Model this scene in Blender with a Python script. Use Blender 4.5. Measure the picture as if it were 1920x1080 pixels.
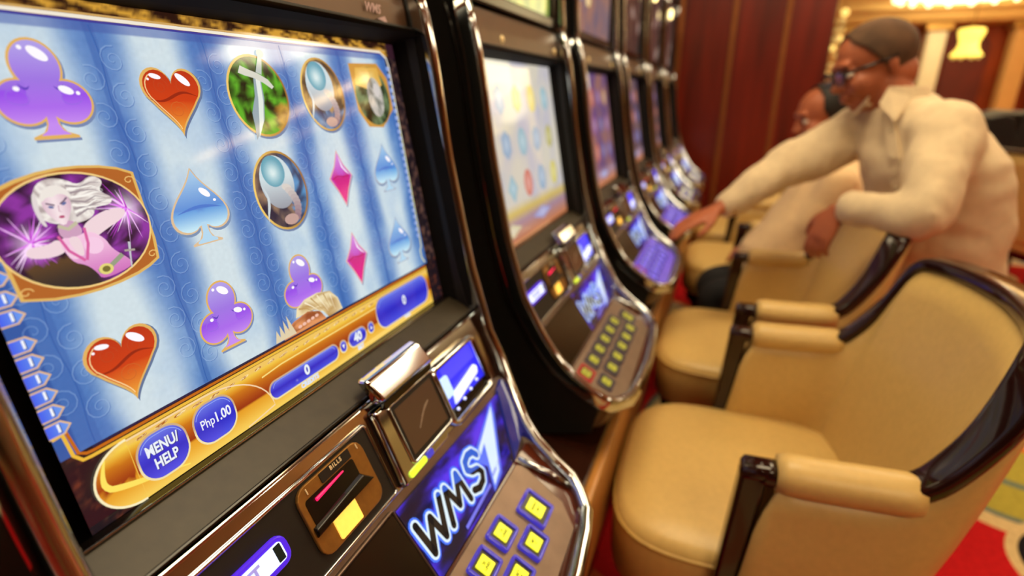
import bpy, bmesh, math, random
from mathutils import Vector as V, Matrix, geometry, noise
random.seed(7)
for o in list(bpy.data.objects): bpy.data.objects.remove(o)
SC = bpy.context.scene
COL = SC.collection
Z0 = 1.10            # height of the first machine's screen centre above the floor; shapes are written relative to it

# ------------------------------------------------------------------ camera
def make_camera():
    cd = bpy.data.cameras.new('camera'); co = bpy.data.objects.new('camera', cd); COL.objects.link(co)
    r = V((0.93362361, 0.35823606, 0.00372636)); u = V((-0.12336305, 0.31170483, 0.94213675)); f = V((-0.33634583, 0.88006081, -0.33520808))
    m = Matrix((r, u, -f)).transposed().to_4x4(); m.translation = V((0.37362475, -0.39833158, 0.10843006 + Z0))
    co.matrix_world = m
    cd.sensor_width = 36; cd.sensor_fit = 'HORIZONTAL'; cd.lens = 1024.77 / 1920 * 36
    cd.clip_start = .01
    cd.dof.use_dof = True; cd.dof.focus_distance = .43; cd.dof.aperture_fstop = 2.9
    SC.camera = co
make_camera()

# ------------------------------------------------------------------ world, lights, exposure
SC.view_settings.view_transform = 'Standard'; SC.view_settings.look = 'None'
SC.view_settings.gamma = 1; SC.view_settings.use_curve_mapping = False
SC.view_settings.exposure = 0.0
w = bpy.data.worlds.new('world'); SC.world = w; w.use_nodes = True
w.node_tree.nodes['Background'].inputs[0].default_value = (.5, .36, .2, 1); w.node_tree.nodes['Background'].inputs[1].default_value = .12
def area(name, loc, sx, sy, power, color=(1, .86, .62)):
    ld = bpy.data.lights.new(name, 'AREA'); ld.shape = 'RECTANGLE'; ld.size = sx; ld.size_y = sy; ld.energy = power; ld.color = color
    o = bpy.data.objects.new(name, ld); COL.objects.link(o); o.location = (loc[0], loc[1], loc[2] + Z0); return o
CEIL = 1.95
PANELS = [(.30, .65, 1.2, 1.2, 31), (1.5, 2.9, 1.2, 1.2, 34), (1.6, -1.8, 1.2, 1.2, 26), (3.5, 4.4, 1.2, 1.2, 45), (4.2, .6, 1.2, 1.2, 34), (-1.6, .9, 1.2, 1.2, 30), (.2, 9.5, 1.2, 1.2, 26), (5.4, 9.8, 1.2, 1.2, 45)]
for i, (x, y, a, b, p) in enumerate(PANELS):
    area('added_panel_light', (x, y, CEIL - .06), a * .9, b * .9, p * .71)  # lamps of the added ceiling panels, for fill and highlights

# ------------------------------------------------------------------ materials
def lin(c):
    return tuple(((x / 255) / 12.92 if x <= 10.3 else (((x / 255) + .055) / 1.055) ** 2.4) for x in c)
MATS = {}
def P(name, rgb, rough=.5, metal=0, emi=None, es=1.0, noise_s=None, noise_amt=.15, bump=0, coat=0, trans=0, ior=1.45, spec=None, sheen=0):
    if name in MATS: return MATS[name]
    m = bpy.data.materials.new(name); m.use_nodes = True; nt = m.node_tree; b = nt.nodes['Principled BSDF']; MATS[name] = m
    c = lin(rgb); b.inputs['Base Color'].default_value = (*c, 1); b.inputs['Roughness'].default_value = rough; b.inputs['Metallic'].default_value = metal
    b.inputs['Coat Weight'].default_value = coat; b.inputs['Transmission Weight'].default_value = trans; b.inputs['IOR'].default_value = ior
    if spec is not None: b.inputs['Specular IOR Level'].default_value = spec
    if sheen: b.inputs['Sheen Weight'].default_value = sheen
    if emi: b.inputs['Emission Color'].default_value = (*lin(emi), 1); b.inputs['Emission Strength'].default_value = es
    if noise_s:
        tc = nt.nodes.new('ShaderNodeTexCoord'); nz = nt.nodes.new('ShaderNodeTexNoise'); nz.inputs['Scale'].default_value = noise_s; nz.inputs['Detail'].default_value = 5
        nt.links.new(tc.outputs['Object'], nz.inputs['Vector'])
        rp = nt.nodes.new('ShaderNodeValToRGB'); rp.color_ramp.elements[0].position = .3; rp.color_ramp.elements[1].position = .7
        rp.color_ramp.elements[0].color = (*[x * (1 - noise_amt) for x in c], 1); rp.color_ramp.elements[1].color = (*[min(1, x * (1 + noise_amt)) for x in c], 1)
        nt.links.new(nz.outputs['Fac'], rp.inputs[0]); nt.links.new(rp.outputs[0], b.inputs['Base Color'])
        if bump:
            bp = nt.nodes.new('ShaderNodeBump'); bp.inputs['Strength'].default_value = bump; bp.inputs['Distance'].default_value = .002
            nt.links.new(nz.outputs['Fac'], bp.inputs['Height']); nt.links.new(bp.outputs[0], b.inputs['Normal'])
    return m
def vcol_mat(name, strength=1.0, rough=.07, spec=.5):
    m = bpy.data.materials.new(name); m.use_nodes = True; nt = m.node_tree; b = nt.nodes['Principled BSDF']; MATS[name] = m
    a = nt.nodes.new('ShaderNodeAttribute'); a.attribute_name = 'Col'
    nt.links.new(a.outputs['Color'], b.inputs['Emission Color']); b.inputs['Emission Strength'].default_value = strength
    b.inputs['Base Color'].default_value = (.01, .01, .012, 1); b.inputs['Roughness'].default_value = rough; b.inputs['Specular IOR Level'].default_value = spec
    return m
SCREEN = vcol_mat('backlit_screen', 1.0)
CHROME = P('chrome', (196, 202, 208), .08, 1, noise_s=6, noise_amt=.06)
SATIN = P('satin_metal', (124, 106, 94), .42, .85, noise_s=40, noise_amt=.1)
BLACK = P('black_plastic', (17, 14, 11), .55, noise_s=60, noise_amt=.2)
BLACKG = P('black_gloss', (14, 11, 9), .2, noise_s=20, noise_amt=.2)
OLIVE = P('bezel_plastic', (52, 45, 32), .45, noise_s=80, noise_amt=.15)
BROWNP = P('bronze_painted_panel', (92, 70, 52), .35, .35, noise_s=15, noise_amt=.1)
MAHOG = P('dark_lacquered_wood', (36, 12, 10), .13, noise_s=9, noise_amt=.35, coat=.2)
DECKWOOD = P('red_brown_gloss_panel', (72, 28, 14), .18, noise_s=9, noise_amt=.3, coat=.5)
LEATHER = P('cream_leather', (208, 174, 106), .38, noise_s=90, noise_amt=.05, bump=.15)
LEATHERP = P('leather_piping', (188, 152, 80), .45, noise_s=90, noise_amt=.05)
GOLDPL = P('brushed_gold_plate', (150, 108, 52), .4, .6, noise_s=120, noise_amt=.12)
TANBAND = P('tan_laminate', (176, 120, 58), .3, noise_s=8, noise_amt=.15)

# ------------------------------------------------------------------ object helpers
def tag(o, label=None, cat=None, group=None, kind=None):
    if label: o['label'] = label
    if cat: o['category'] = cat
    if group: o['group'] = group
    if kind: o['kind'] = kind
    return o
def thing(name, label, cat, loc=(0, 0, 0), rz=0, group=None):
    o = bpy.data.objects.new(name, None); COL.objects.link(o); o.location = loc; o.rotation_euler = (0, 0, rz); o.empty_display_size = .1
    return tag(o, label, cat, group)
def mk(name, verts, faces, mat, parent=None, smooth=False, cols=None, label=None, bevel=0, seg=2, subd=0, dz=None):
    me = bpy.data.meshes.new(name); z = Z0 if dz is None else dz
    me.from_pydata([(v[0], v[1], v[2] + z) for v in verts], [], faces)
    me.materials.append(mat)
    bm = bmesh.new(); bm.from_mesh(me)
    if cols is None: bmesh.ops.recalc_face_normals(bm, faces=bm.faces)
    bm.to_mesh(me); bm.free()
    if cols is not None:
        at = me.color_attributes.new('Col', 'FLOAT_COLOR', 'POINT')
        flat = []
        for c in cols: flat += [*c, 1.0]
        at.data.foreach_set('color', flat)
    if smooth:
        me.polygons.foreach_set('use_smooth', [True] * len(me.polygons))
    o = bpy.data.objects.new(name, me); COL.objects.link(o)
    if parent: o.parent = parent
    if label: o['label'] = label
    if bevel:
        b = o.modifiers.new('bevel', 'BEVEL'); b.width = bevel; b.segments = seg; b.limit_method = 'ANGLE'; b.angle_limit = .6
        if smooth is None: pass
    if subd:
        s = o.modifiers.new('sub', 'SUBSURF'); s.levels = subd; s.render_levels = subd
    return o
class MB:
    def __init__(s): s.v = []; s.f = []
    def add(s, vs, fs):
        n = len(s.v); s.v += [tuple(x) for x in vs]; s.f += [tuple(i + n for i in q) for q in fs]; return s
    def box(s, a, b):
        (x0, y0, z0), (x1, y1, z1) = a, b
        return s.add([(x0, y0, z0), (x1, y0, z0), (x1, y1, z0), (x0, y1, z0), (x0, y0, z1), (x1, y0, z1), (x1, y1, z1), (x0, y1, z1)],
                     [(0, 3, 2, 1), (4, 5, 6, 7), (0, 1, 5, 4), (1, 2, 6, 5), (2, 3, 7, 6), (3, 0, 4, 7)])
    def hexa(s, p):   # p: 8 points, bottom 4 then top 4
        return s.add(p, [(0, 3, 2, 1), (4, 5, 6, 7), (0, 1, 5, 4), (1, 2, 6, 5), (2, 3, 7, 6), (3, 0, 4, 7)])
    def prism(s, pts, off):   # planar polygon extruded by vector off
        n = len(pts); q = [tuple(V(p) + V(off)) for p in pts]
        fs = [tuple(range(n))[::-1], tuple(range(n, 2 * n))] + [(i, (i + 1) % n, n + (i + 1) % n, n + i) for i in range(n)]
        return s.add(list(pts) + q, fs)
    def sweep(s, rings, closed=False, cap=True):
        n = len(rings[0]); vs = [p for r in rings for p in r]; fs = []
        m = len(rings); R_ = m if closed else m - 1
        for i in range(R_):
            j = (i + 1) % m
            for k in range(n):
                fs.append((i * n + k, i * n + (k + 1) % n, j * n + (k + 1) % n, j * n + k))
        if cap and not closed: fs += [tuple(range(n))[::-1], tuple(range((m - 1) * n, m * n))]
        return s.add(vs, fs)
    def tube(s, pts, r, n=8):
        pts = [V(p) for p in pts]; rings = []; up = V((0, 0, 1))
        for i, p in enumerate(pts):
            t = (pts[min(i + 1, len(pts) - 1)] - pts[max(i - 1, 0)]).normalized()
            a = t.cross(up if abs(t.z) < .9 else V((1, 0, 0))).normalized(); b = a.cross(t)
            rr = r[i] if isinstance(r, (list, tuple)) else r
            rings.append([tuple(p + a * math.cos(2 * math.pi * k / n) * rr + b * math.sin(2 * math.pi * k / n) * rr) for k in range(n)])
        return s.sweep(rings)
    def rev(s, prof, c=(0, 0), n=20):   # prof list of (r,z)
        return s.sweep([[(c[0] + r * math.cos(2 * math.pi * k / n), c[1] + r * math.sin(2 * math.pi * k / n), z) for k in range(n)] for r, z in prof])
    def ball(s, c, r, n=10, m=7):
        rings = []
        rx, ry, rz = (r, r, r) if not isinstance(r, (list, tuple)) else r
        for i in range(m + 1):
            a = math.pi * (i + .02 if i == 0 else (i - .02 if i == m else i)) / m
            rings.append([(c[0] + rx * math.sin(a) * math.cos(2 * math.pi * k / n), c[1] + ry * math.sin(a) * math.sin(2 * math.pi * k / n), c[2] + rz * math.cos(a)) for k in range(n)])
        return s.sweep(rings)
    def build(s, name, mat, parent=None, **k): return mk(name, s.v, s.f, mat, parent, **k)
def rrect(w, h, r, n=4):
    pts = []
    for cx, cy, a0 in ((w / 2 - r, h / 2 - r, 0), (-w / 2 + r, h / 2 - r, 90), (-w / 2 + r, -h / 2 + r, 180), (w / 2 - r, -h / 2 + r, 270)):
        for i in range(n + 1):
            a = math.radians(a0 + 90 * i / n); pts.append((cx + r * math.cos(a), cy + r * math.sin(a)))
    return pts
def copy_tree(o, parent=None, skip=()):
    c = o.copy(); COL.objects.link(c)
    if parent: c.parent = parent
    for ch in list(o.children):
        if ch.name.split('.')[0] in skip: continue
        copy_tree(ch, c, skip)
    return c
def text_mesh(body, size, offset=0.0, shear=0.0, align='CENTER', ext=0.0, space=1.0):
    cu = bpy.data.curves.new('t', 'FONT'); cu.body = body; cu.size = size; cu.offset = offset; cu.shear = shear; cu.extrude = ext
    cu.align_x = align; cu.align_y = 'CENTER'; cu.resolution_u = 4; cu.space_character = space
    o = bpy.data.objects.new('t', cu); COL.objects.link(o)
    me = bpy.data.meshes.new_from_object(o.evaluated_get(bpy.context.evaluated_depsgraph_get()))
    vs = [tuple(v.co) for v in me.vertices]; fs = [tuple(p.vertices) for p in me.polygons]
    bpy.data.objects.remove(o); bpy.data.curves.remove(cu); bpy.data.meshes.remove(me)
    return vs, fs

# ================================================================== SETTING
FZ = -Z0
def carpet():
    m = bpy.data.materials.new('patterned_carpet'); m.use_nodes = True; nt = m.node_tree; N = nt.nodes; L = nt.links; b = N['Principled BSDF']
    b.inputs['Roughness'].default_value = .95; b.inputs['Specular IOR Level'].default_value = .1
    tc = N.new('ShaderNodeTexCoord'); sp = N.new('ShaderNodeSeparateXYZ'); L.new(tc.outputs['Object'], sp.inputs[0])
    def math_(op, a, c=None, v=None):
        n = N.new('ShaderNodeMath'); n.operation = op
        for i, x in enumerate((a, c)):
            if x is None: continue
            if isinstance(x, (int, float)): n.inputs[i].default_value = x
            else: L.new(x, n.inputs[i])
        return n.outputs[0]
    def wrap(x, off, per): 
        a = math_('ADD', x, off); q = math_('FLOORED_MODULO', a, per); return math_('SUBTRACT', q, per / 2)
    red = lin((182, 22, 26)); cream = lin((205, 178, 128)); teal = lin((92, 110, 104)); olive = lin((165, 152, 62)); orange = lin((205, 92, 40)); blk = lin((26, 22, 26)); blue = lin((70, 84, 150))
    cur = None
    nz = N.new('ShaderNodeTexNoise'); nz.inputs['Scale'].default_value = 60; L.new(tc.outputs['Object'], nz.inputs['Vector'])
    base = N.new('ShaderNodeRGB'); base.outputs[0].default_value = (*red, 1); cur = base.outputs[0]
    # leaves: centre, angle, half length, half width, ring colours (outside to inside)
    for (cx, cy, ang, a_, b_, rings) in (
        (1.64, 1.97, 35, .72, .5, [(1.0, cream), (.92, teal), (.89, olive), (.66, teal), (.62, olive), (.3, orange), (.25, cream)]),
        (2.3, 2.75, -20, .55, .25, [(1.0, orange), (.9, cream), (.72, blue), (.66, cream)]),
        (1.36, 1.25, 60, .2, .10, [(1.0, cream), (.72, blk)]),
        (2.75, 1.6, 80, .5, .26, [(1.0, teal), (.92, cream), (.6, orange), (.5, cream)])):
        x = wrap(sp.outputs[0], -cx + 1.15, 2.3); y = wrap(sp.outputs[1], -cy + 1.1, 2.2)
        ca, sa = math.cos(math.radians(ang)), math.sin(math.radians(ang))
        u = math_('ADD', math_('MULTIPLY', x, ca / a_), math_('MULTIPLY', y, sa / a_)); v = math_('ADD', math_('MULTIPLY', x, -sa / b_), math_('MULTIPLY', y, ca / b_))
        u2 = math_('MULTIPLY', u, u); v = math_('ADD', v, math_('MULTIPLY', u2, .35)); d = math_('SQRT', math_('ADD', u2, math_('MULTIPLY', v, v)))
        for r_, c_ in rings:
            fac = math_('LESS_THAN', d, r_); mx = N.new('ShaderNodeMix'); mx.data_type = 'RGBA'
            L.new(fac, mx.inputs[0]); L.new(cur, mx.inputs[6]); mx.inputs[7].default_value = (*c_, 1); cur = mx.outputs[2]
    mx = N.new('ShaderNodeMix'); mx.data_type = 'RGBA'; mx.blend_type = 'MULTIPLY'; mx.inputs[0].default_value = .5
    L.new(cur, mx.inputs[6]); L.new(nz.outputs['Fac'], mx.inputs[7]); 
    gm = N.new('ShaderNodeMix'); gm.data_type = 'RGBA'; gm.blend_type = 'MULTIPLY'; gm.inputs[0].default_value = 1; gm.inputs[7].default_value = (1.35, 1.35, 1.35, 1); L.new(mx.outputs[2], gm.inputs[6])
    L.new(gm.outputs[2], b.inputs['Base Color'])
    bp = N.new('ShaderNodeBump'); bp.inputs['Strength'].default_value = .4; bp.inputs['Distance'].default_value = .004; L.new(nz.outputs['Fac'], bp.inputs['Height']); L.new(bp.outputs[0], b.inputs['Normal'])
    return m
def struct(o, label=None): o['kind'] = 'structure'; return o if not label else tag(o, label)
X0, X1, Y0, Y1 = -4.0, 9.0, -5.0, 12.0
struct(MB().box((X0, Y0, FZ - .05), (X1, Y1, FZ)).build('floor', carpet()), 'red patterned carpet with olive and cream leaf shapes')
CEILM = P('cream_plaster', (232, 205, 150), .8, noise_s=3, noise_amt=.04)
struct(MB().box((X0, Y0, CEIL), (X1, Y1, CEIL + .05)).build('ceiling', CEILM))
WALLM = P('warm_wall_paint', (176, 138, 96), .6, noise_s=2, noise_amt=.15)
WALLD = P('dark_timber_wall', (84, 60, 42), .35, noise_s=4, noise_amt=.3)
struct(MB().box((X0 - .1, Y0, FZ), (X0, Y1, CEIL)).build('wall_left', WALLD))
struct(MB().box((X1, Y0, FZ), (X1 + .1, Y1, CEIL)).build('wall_right', WALLM))
struct(MB().box((X0, Y0 - .1, FZ), (X1, Y0, CEIL)).build('wall_near', WALLD))
struct(MB().box((X0, Y1, FZ), (X1, Y1 + .1, CEIL)).build('wall_far', P('orange_brown_wall', (150, 72, 34), .5, noise_s=1.2, noise_amt=.35)), 'far orange brown wall of the gaming hall')

# dark red panelled end wall with brass strips
def wall_wood():
    m = bpy.data.materials.new('red_mahogany_veneer'); m.use_nodes = True; nt = m.node_tree; b = nt.nodes['Principled BSDF']; MATS['wallwood'] = m
    tc = nt.nodes.new('ShaderNodeTexCoord'); mp = nt.nodes.new('ShaderNodeMapping'); mp.inputs['Scale'].default_value = (5, 5, .5)
    nz = nt.nodes.new('ShaderNodeTexNoise'); nz.inputs['Scale'].default_value = 2.5; nz.inputs['Detail'].default_value = 6
    rp = nt.nodes.new('ShaderNodeValToRGB'); rp.color_ramp.elements[0].position = .3; rp.color_ramp.elements[1].position = .75
    rp.color_ramp.elements[0].color = (*lin((80, 18, 8)), 1); rp.color_ramp.elements[1].color = (*lin((126, 34, 16)), 1)
    nt.links.new(tc.outputs['Object'], mp.inputs[0]); nt.links.new(mp.outputs[0], nz.inputs[0]); nt.links.new(nz.outputs[0], rp.inputs[0]); nt.links.new(rp.outputs[0], b.inputs['Base Color'])
    b.inputs['Roughness'].default_value = .28
    return m
WW = wall_wood()
YW = 3.82
BRASS = P('brass_strip', (150, 92, 48), .38, .6, noise_s=8, noise_amt=.1)
wp = struct(MB().box((-3.5, YW + .02, FZ), (.905, YW + .5, CEIL)).build('wall_end', WALLD), 'dark red panelled wall at the end of the machine row')
edges = [-3.5, -2.9, -2.28, -1.66, -1.02, -.36, -.02, .315, .632, .905]
for a, b_ in zip(edges[:-1], edges[1:]):
    MB().box((a + .012, YW - .012, FZ + .12), (b_ - .012, YW + .02, CEIL)).build('panel', WW, wp, bevel=.004)
for e in edges[1:-1]:
    MB().box((e - .015, YW - .018, FZ + .12), (e + .015, YW + .02, CEIL)).build('brass_strip', BRASS, wp, bevel=.003)
MB().box((-3.5, YW - .02, FZ), (.91, YW + .02, FZ + .12)).build('skirting', MAHOG, wp, bevel=.004)

# unseen ceiling light panels, added to light the chairs and chrome
LITP = P('lit_diffuser', (255, 236, 190), .5, emi=(255, 226, 160), es=4)
GILT = P('gilt_frame', (196, 150, 78), .35, .7, noise_s=20, noise_amt=.1)
def_place = ['above the nearest chair', 'above the middle of the aisle', 'behind the camera', 'over the hall entrance', 'over the right aisle', 'behind the machine row', 'behind the end wall', 'over the far right hall']
for (x, y, a, b_, p), pl in zip(PANELS, def_place):
    t = thing('added_ceiling_light', 'added square cream ceiling light panel in a gilt frame ' + pl, 'ceiling light', (x, y, CEIL + Z0), group='added ceiling light panels')
    MB().box((-a / 2, -b_ / 2, -.03), (a / 2, b_ / 2, -.005)).build('diffuser', LITP, t, dz=0)
    m = MB(); w_ = .06
    for q in (((-a / 2 - w_, -b_ / 2 - w_), (a / 2 + w_, -b_ / 2)), ((-a / 2 - w_, b_ / 2), (a / 2 + w_, b_ / 2 + w_)), ((-a / 2 - w_, -b_ / 2), (-a / 2, b_ / 2)), ((a / 2, -b_ / 2), (a / 2 + w_, b_ / 2))):
        m.box((*q[0], -.05), (*q[1], 0))
    m.build('frame', GILT, t, dz=0, bevel=.006)
# long cove lights across the right hall
COVE = P('lit_cove', (255, 240, 200), .5, emi=(255, 214, 140), es=26)
for i, (x0, x1, y) in enumerate(((3.2, 8.4, 6.9), (5.0, 8.6, 8.4))):
    t = thing('cove_light', ('long warm cove light nearer the aisle', 'long warm cove light farther into the hall')[i], 'ceiling light', ((x0 + x1) / 2, y, CEIL + Z0))
    l = (x1 - x0) / 2
    MB().box((-l, -.12, -.03), (l, .12, -.01)).build('diffuser', COVE if i == 0 else P('lit_cove_dim', (255, 240, 200), .5, emi=(255, 214, 140), es=10), t, dz=0)
    MB().box((-l - .05, -.18, -.05), (l + .05, -.12, 0)).box((-l - .05, .12, -.05), (l + .05, .18, 0)).build('frame', GILT, t, dz=0, bevel=.005)

# small ceiling lights, added out of view for sparkles in chrome and wood
DL = P('added_sparkle_glow', (255, 244, 214), .4, emi=(255, 238, 196), es=45)
for i, (x, y) in enumerate([(x, y) for y in (-2.6, -1.0, .2, 1.6, 2.6, 5.4, 6.4) for x in (.15, 1.9, 2.9)]):
    t = thing('added_sparkle_light', 'small round light added for reflections %s, %s' % (('over the machine row', 'over the aisle', 'right of the aisle')[i % 3], ('well behind the camera', 'just behind the camera', 'beside the nearest machine', 'by the second chair', 'by the reaching hand', 'beyond the red wall', 'farthest into the hall')[i // 3]), 'ceiling light', (x, y, CEIL + Z0), group='added reflection lights')
    MB().rev([(.001, -.012), (.055, -.012), (.055, -.002), (.001, -.002)], n=16).build('lamp_disc', DL, t, dz=0)
    MB().rev([(.058, -.002), (.058, -.014), (.075, -.010), (.08, 0), (.058, 0)], n=20).build('trim_ring', GILT, t, dz=0, smooth=True)

# ================================================================== SLOT MACHINES
D = .63
TL = .1735
sT, cT = math.sin(TL), math.cos(TL)
def S(y, v, h=0):   # screen plane, mm -> rel metres
    y *= .001; v *= .001; h *= .001
    return (-sT * v + cT * h, y, cT * v + sT * h)
def seg(a, b):
    t = V((b[0] - a[0], 0, b[1] - a[1])).normalized(); n = V((-t.z, 0, t.x))
    if n.x < 0: n = -n
    def f(y, s, h=0):
        p = V((a[0], 0, a[1])) + t * (s * .001) + n * (h * .001); return (p.x, y * .001, p.z)
    return f
A_, B_, C_, T_ = (.074, -.180), (.112, -.263), (.166, -.340), (.262, -.392)
F1, F2, F3 = seg(A_, B_), seg(B_, C_), seg(C_, T_)
def interp(tab, x):
    if x <= tab[0][0]: return tab[0][1]
    for (a, va), (b, vb) in zip(tab[:-1], tab[1:]):
        if x <= b: return va + (vb - va) * (x - a) / (b - a)
    return tab[-1][1]
NEAR = [(.08, -.250), (.166, -.246), (.235, -.246), (.255, -.234), (.268, -.205)]
FAR = [(.08, .250), (.112, .246), (.14, .230), (.166, .212), (.20, .197), (.235, .192), (.25, .182), (.266, .158)]
PROF = [(0, .234), (.010, .20), (.018, .165), (.024, .127), (.030, .08), (.037, .03), (.044, -.008), (.051, -.044), (.058, -.08), (.066, -.118), (.075, -.15), (.084, -.18), (.093, -.21), (.112, -.246), (.128, -.274), (.145, -.300), (.163, -.322), (.185, -.342), (.215, -.362), (.240, -.376), (.255, -.384), (.266, -.390)]
UPROF = [(-.004, .62), (-.010, .56), (-.014, .50), (-.013, .42), (-.008, .34), (-.004, .28), (-.001, .245), (-.001, .238)]

def rsec(w, t, r=.3, n=3):   # rounded section as (lateral, normal) pairs
    return rrect(w, t, min(w, t) * r, n)
def sweep_band(path, lat, w, t, name, mat, parent, sec=None, **k):
    # path list of V; lat list of lateral unit vectors
    rings = []; sec = sec or rsec(w, t)
    for i, p in enumerate(path):
        tg = (path[min(i + 1, len(path) - 1)] - path[max(i - 1, 0)]).normalized()
        la = (lat[i] - tg * lat[i].dot(tg)).normalized(); no = tg.cross(la)
        rings.append([tuple(p + la * a + no * b) for a, b in sec])
    m = MB(); m.sweep(rings); return m.build(name, mat, parent, smooth=True, **k)

def side_profile_poly(inset):
    pts = [(x - inset, z) for x, z in UPROF] + [(x - inset, z) for x, z in PROF[1:14]]
    pts += [(x - inset * .8, z - inset * .6) for x, z in PROF[14:20]]
    pts += [(.215, -.44), (.13, -.46), (-.34, -.46), (-.38, -.2), (-.38, .62)]
    return pts

def make_machine_shell():
    t = thing('slot_machine', 'x', 'slot machine', (0, 0, 0))
    # body core behind the fascia
    m = MB()
    m.prism([(x, -.236, z) for x, z in [(-.05, .62), (-.05, .26), (-.04, .2), (-.02, -.02), (.0, -.18), (.05, -.205), (.085, -.28), (.14, -.36), (.20, -.41), (.13, -.455), (-.36, -.455), (-.36, .62)]], (0, .462, 0)).build('cabinet', BLACK, t)
    for s_ in (-1, 1):
        pts = side_profile_poly(.016)
        yb = -.247 if s_ < 0 else .237
        # taper the far side plate inwards over the deck
        a = []; b = []
        for x, z in pts:
            e = interp(NEAR, x) if s_ < 0 else interp(FAR, x)
            e0 = e + .002 if s_ < 0 else e - .002
            e1 = e0 + .009 if s_ < 0 else e0 - .009
            a.append((x, e0, z)); b.append((x, e1, z))
        n = len(a)
        mm = MB(); mm.add(a + b, [tuple(range(n)), tuple(range(n, 2 * n))[::-1]] + [(i, (i + 1) % n, n + (i + 1) % n, n + i) for i in range(n)])
        mm.build('side_panel', BLACK, t)
        # recessed groove moulding on the side plate
        g = [V((x - .034, (interp(NEAR, x) - .001) if s_ < 0 else (interp(FAR, x) + .001), z)) for x, z in PROF[:18]]
        m2 = MB(); m2.tube(g, .0028, 8); m2.build('side_moulding', BLACKG, t, smooth=True)
    # chrome outline: near side, round the deck front, far side
    path = []; lat = []
    for x, z in PROF:
        path.append(V((x - .009, interp(NEAR, x), z))); lat.append(V((0, -1, 0)))
    for x, y, z, lx, ly in ((.275, -.185, -.394, .7, -.7), (.281, -.12, -.397, .97, -.2), (.284, -.03, -.399, 1, 0), (.281, .06, -.397, 1, .05), (.276, .12, -.395, .95, .25), (.270, .152, -.392, .7, .7)):
        path.append(V((x - .006, y, z))); lat.append(V((lx, ly, 0)))
    for x, z in PROF[::-1]:
        path.append(V((x - .009, interp(FAR, x), z))); lat.append(V((0, 1, 0)))
    sec = rsec(.017, .030, .45, 4)
    sweep_band(path, lat, 0, 0, 'chrome_trim', CHROME, t, sec=sec)
    for s_ in (-1, 1):
        pth = [V((x - .009, s_ * .25, z)) for x, z in UPROF]
        sweep_band(pth, [V((0, s_, 0))] * len(pth), 0, 0, 'upper_chrome_trim', CHROME, t, sec=sec)
        c = MB().tube([(.004, s_ * .25, .485), (.006, s_ * .25, .495), (.006, s_ * .25, .52), (.004, s_ * .25, .53)], [.005, .008, .008, .004], 12)
        if s_ < 0: c.build('candle_lamp', P('lamp_glow', (255, 240, 190), .4, emi=(255, 226, 150), es=5), t, smooth=True)
    # bezel funnel round the screen
    inn = [S(-237, 167), S(237, 167), S(237, -160), S(-237, -160)]
    out = [(.000, -.2415, .175), (.010, .2415, .175), (.074, .2415, -.170), (.062, -.2415, -.172)]
    m = MB()
    for i in (0, 1, 3):
        j = (i + 1) % 4; m.add([inn[i], inn[j], out[j], out[i]], [(0, 1, 2, 3)])
    # little steps on the right cheek
    m.tube([S(240, 164, 10), S(240, -158, 14)], .0015, 6)
    m.build('screen_bezel', P('matt_black_bezel', (14, 12, 10), .75, noise_s=60, noise_amt=.2, spec=.2), t)
    m = MB(); m.add([S(-237, -160), S(237, -160), S(237, -160.5, 9), S(-237, -160.5, 9)], [(0, 1, 2, 3)])
    m.build('screen_lip', BLACKG, t)
    MB().tube([S(-237, -161, 9.5), S(237, -161, 9.5)], .0012, 8).build('bright_edge', CHROME, t)
    a0, a1 = S(0, -163, 9), (.069, 0, -.174)
    MB().hexa([(a0[0], -.2405, a0[2]), (a0[0], .2405, a0[2]), (a1[0], .2405, a1[2]), (a1[0], -.2405, a1[2]), (a0[0] - .006, -.2405, a0[2] - .012), (a0[0] - .006, .2405, a0[2] - .012), (a1[0] - .01, .2405, a1[2] - .006), (a1[0] - .01, -.2405, a1[2] - .006)]).build('lower_bezel_bar', OLIVE, t)
    MB().tube([(.0705, -.2405, -.1755), (.0705, .2405, -.1755)], .002, 8).build('bezel_bead', BLACKG, t)
    MB().tube([(.074, -.2405, -.1785), (.074, .2405, -.1785)], .0014, 8).build('bright_edge', CHROME, t)
    # upper bezel ledge and panel between the screens
    MB().prism([(-.032, -.2405, .168), (.000, -.2405, .175), (.004, -.2405, .180), (-.03, -.2405, .180)], (0, .481, 0)).build('upper_bezel_ledge', BLACK, t)
    MB().prism([(-.04, -.2405, .178), (-.006, -.2405, .178), (-.010, -.2405, .206), (-.016, -.2405, .234), (-.022, -.2405, .238), (-.05, -.2405, .238)], (0, .481, 0)).build('upper_panel', BROWNP, t, bevel=.003)
    MB().tube([(-.004, -.2405, .181), (-.004, .2405, .181)], .003, 8).build('panel_bead', BLACK, t, smooth=True)
    # top screen
    m = MB()
    m.prism([(-.012, -.2405, .242), (-.012, .2405, .242), (-.012, .2405, .262), (-.012, -.2405, .262)], (-.03, 0, .0)).prism([(-.016, -.2405, .59), (-.016, .2405, .59), (-.016, .2405, .62), (-.016, -.2405, .62)], (-.03, 0, 0))
    for y in (-.2405, .2055): m.prism([(-.012, y, .262), (-.012, y + .035, .262), (-.016, y + .035, .59), (-.016, y, .59)], (-.03, 0, 0))
    m.build('top_screen_frame', BLACKG, t, bevel=.003)
    MB().box((-.38, -.258, .62), (.0, .258, .66)).build('top_cap', BLACK, t, bevel=.01)
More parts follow.
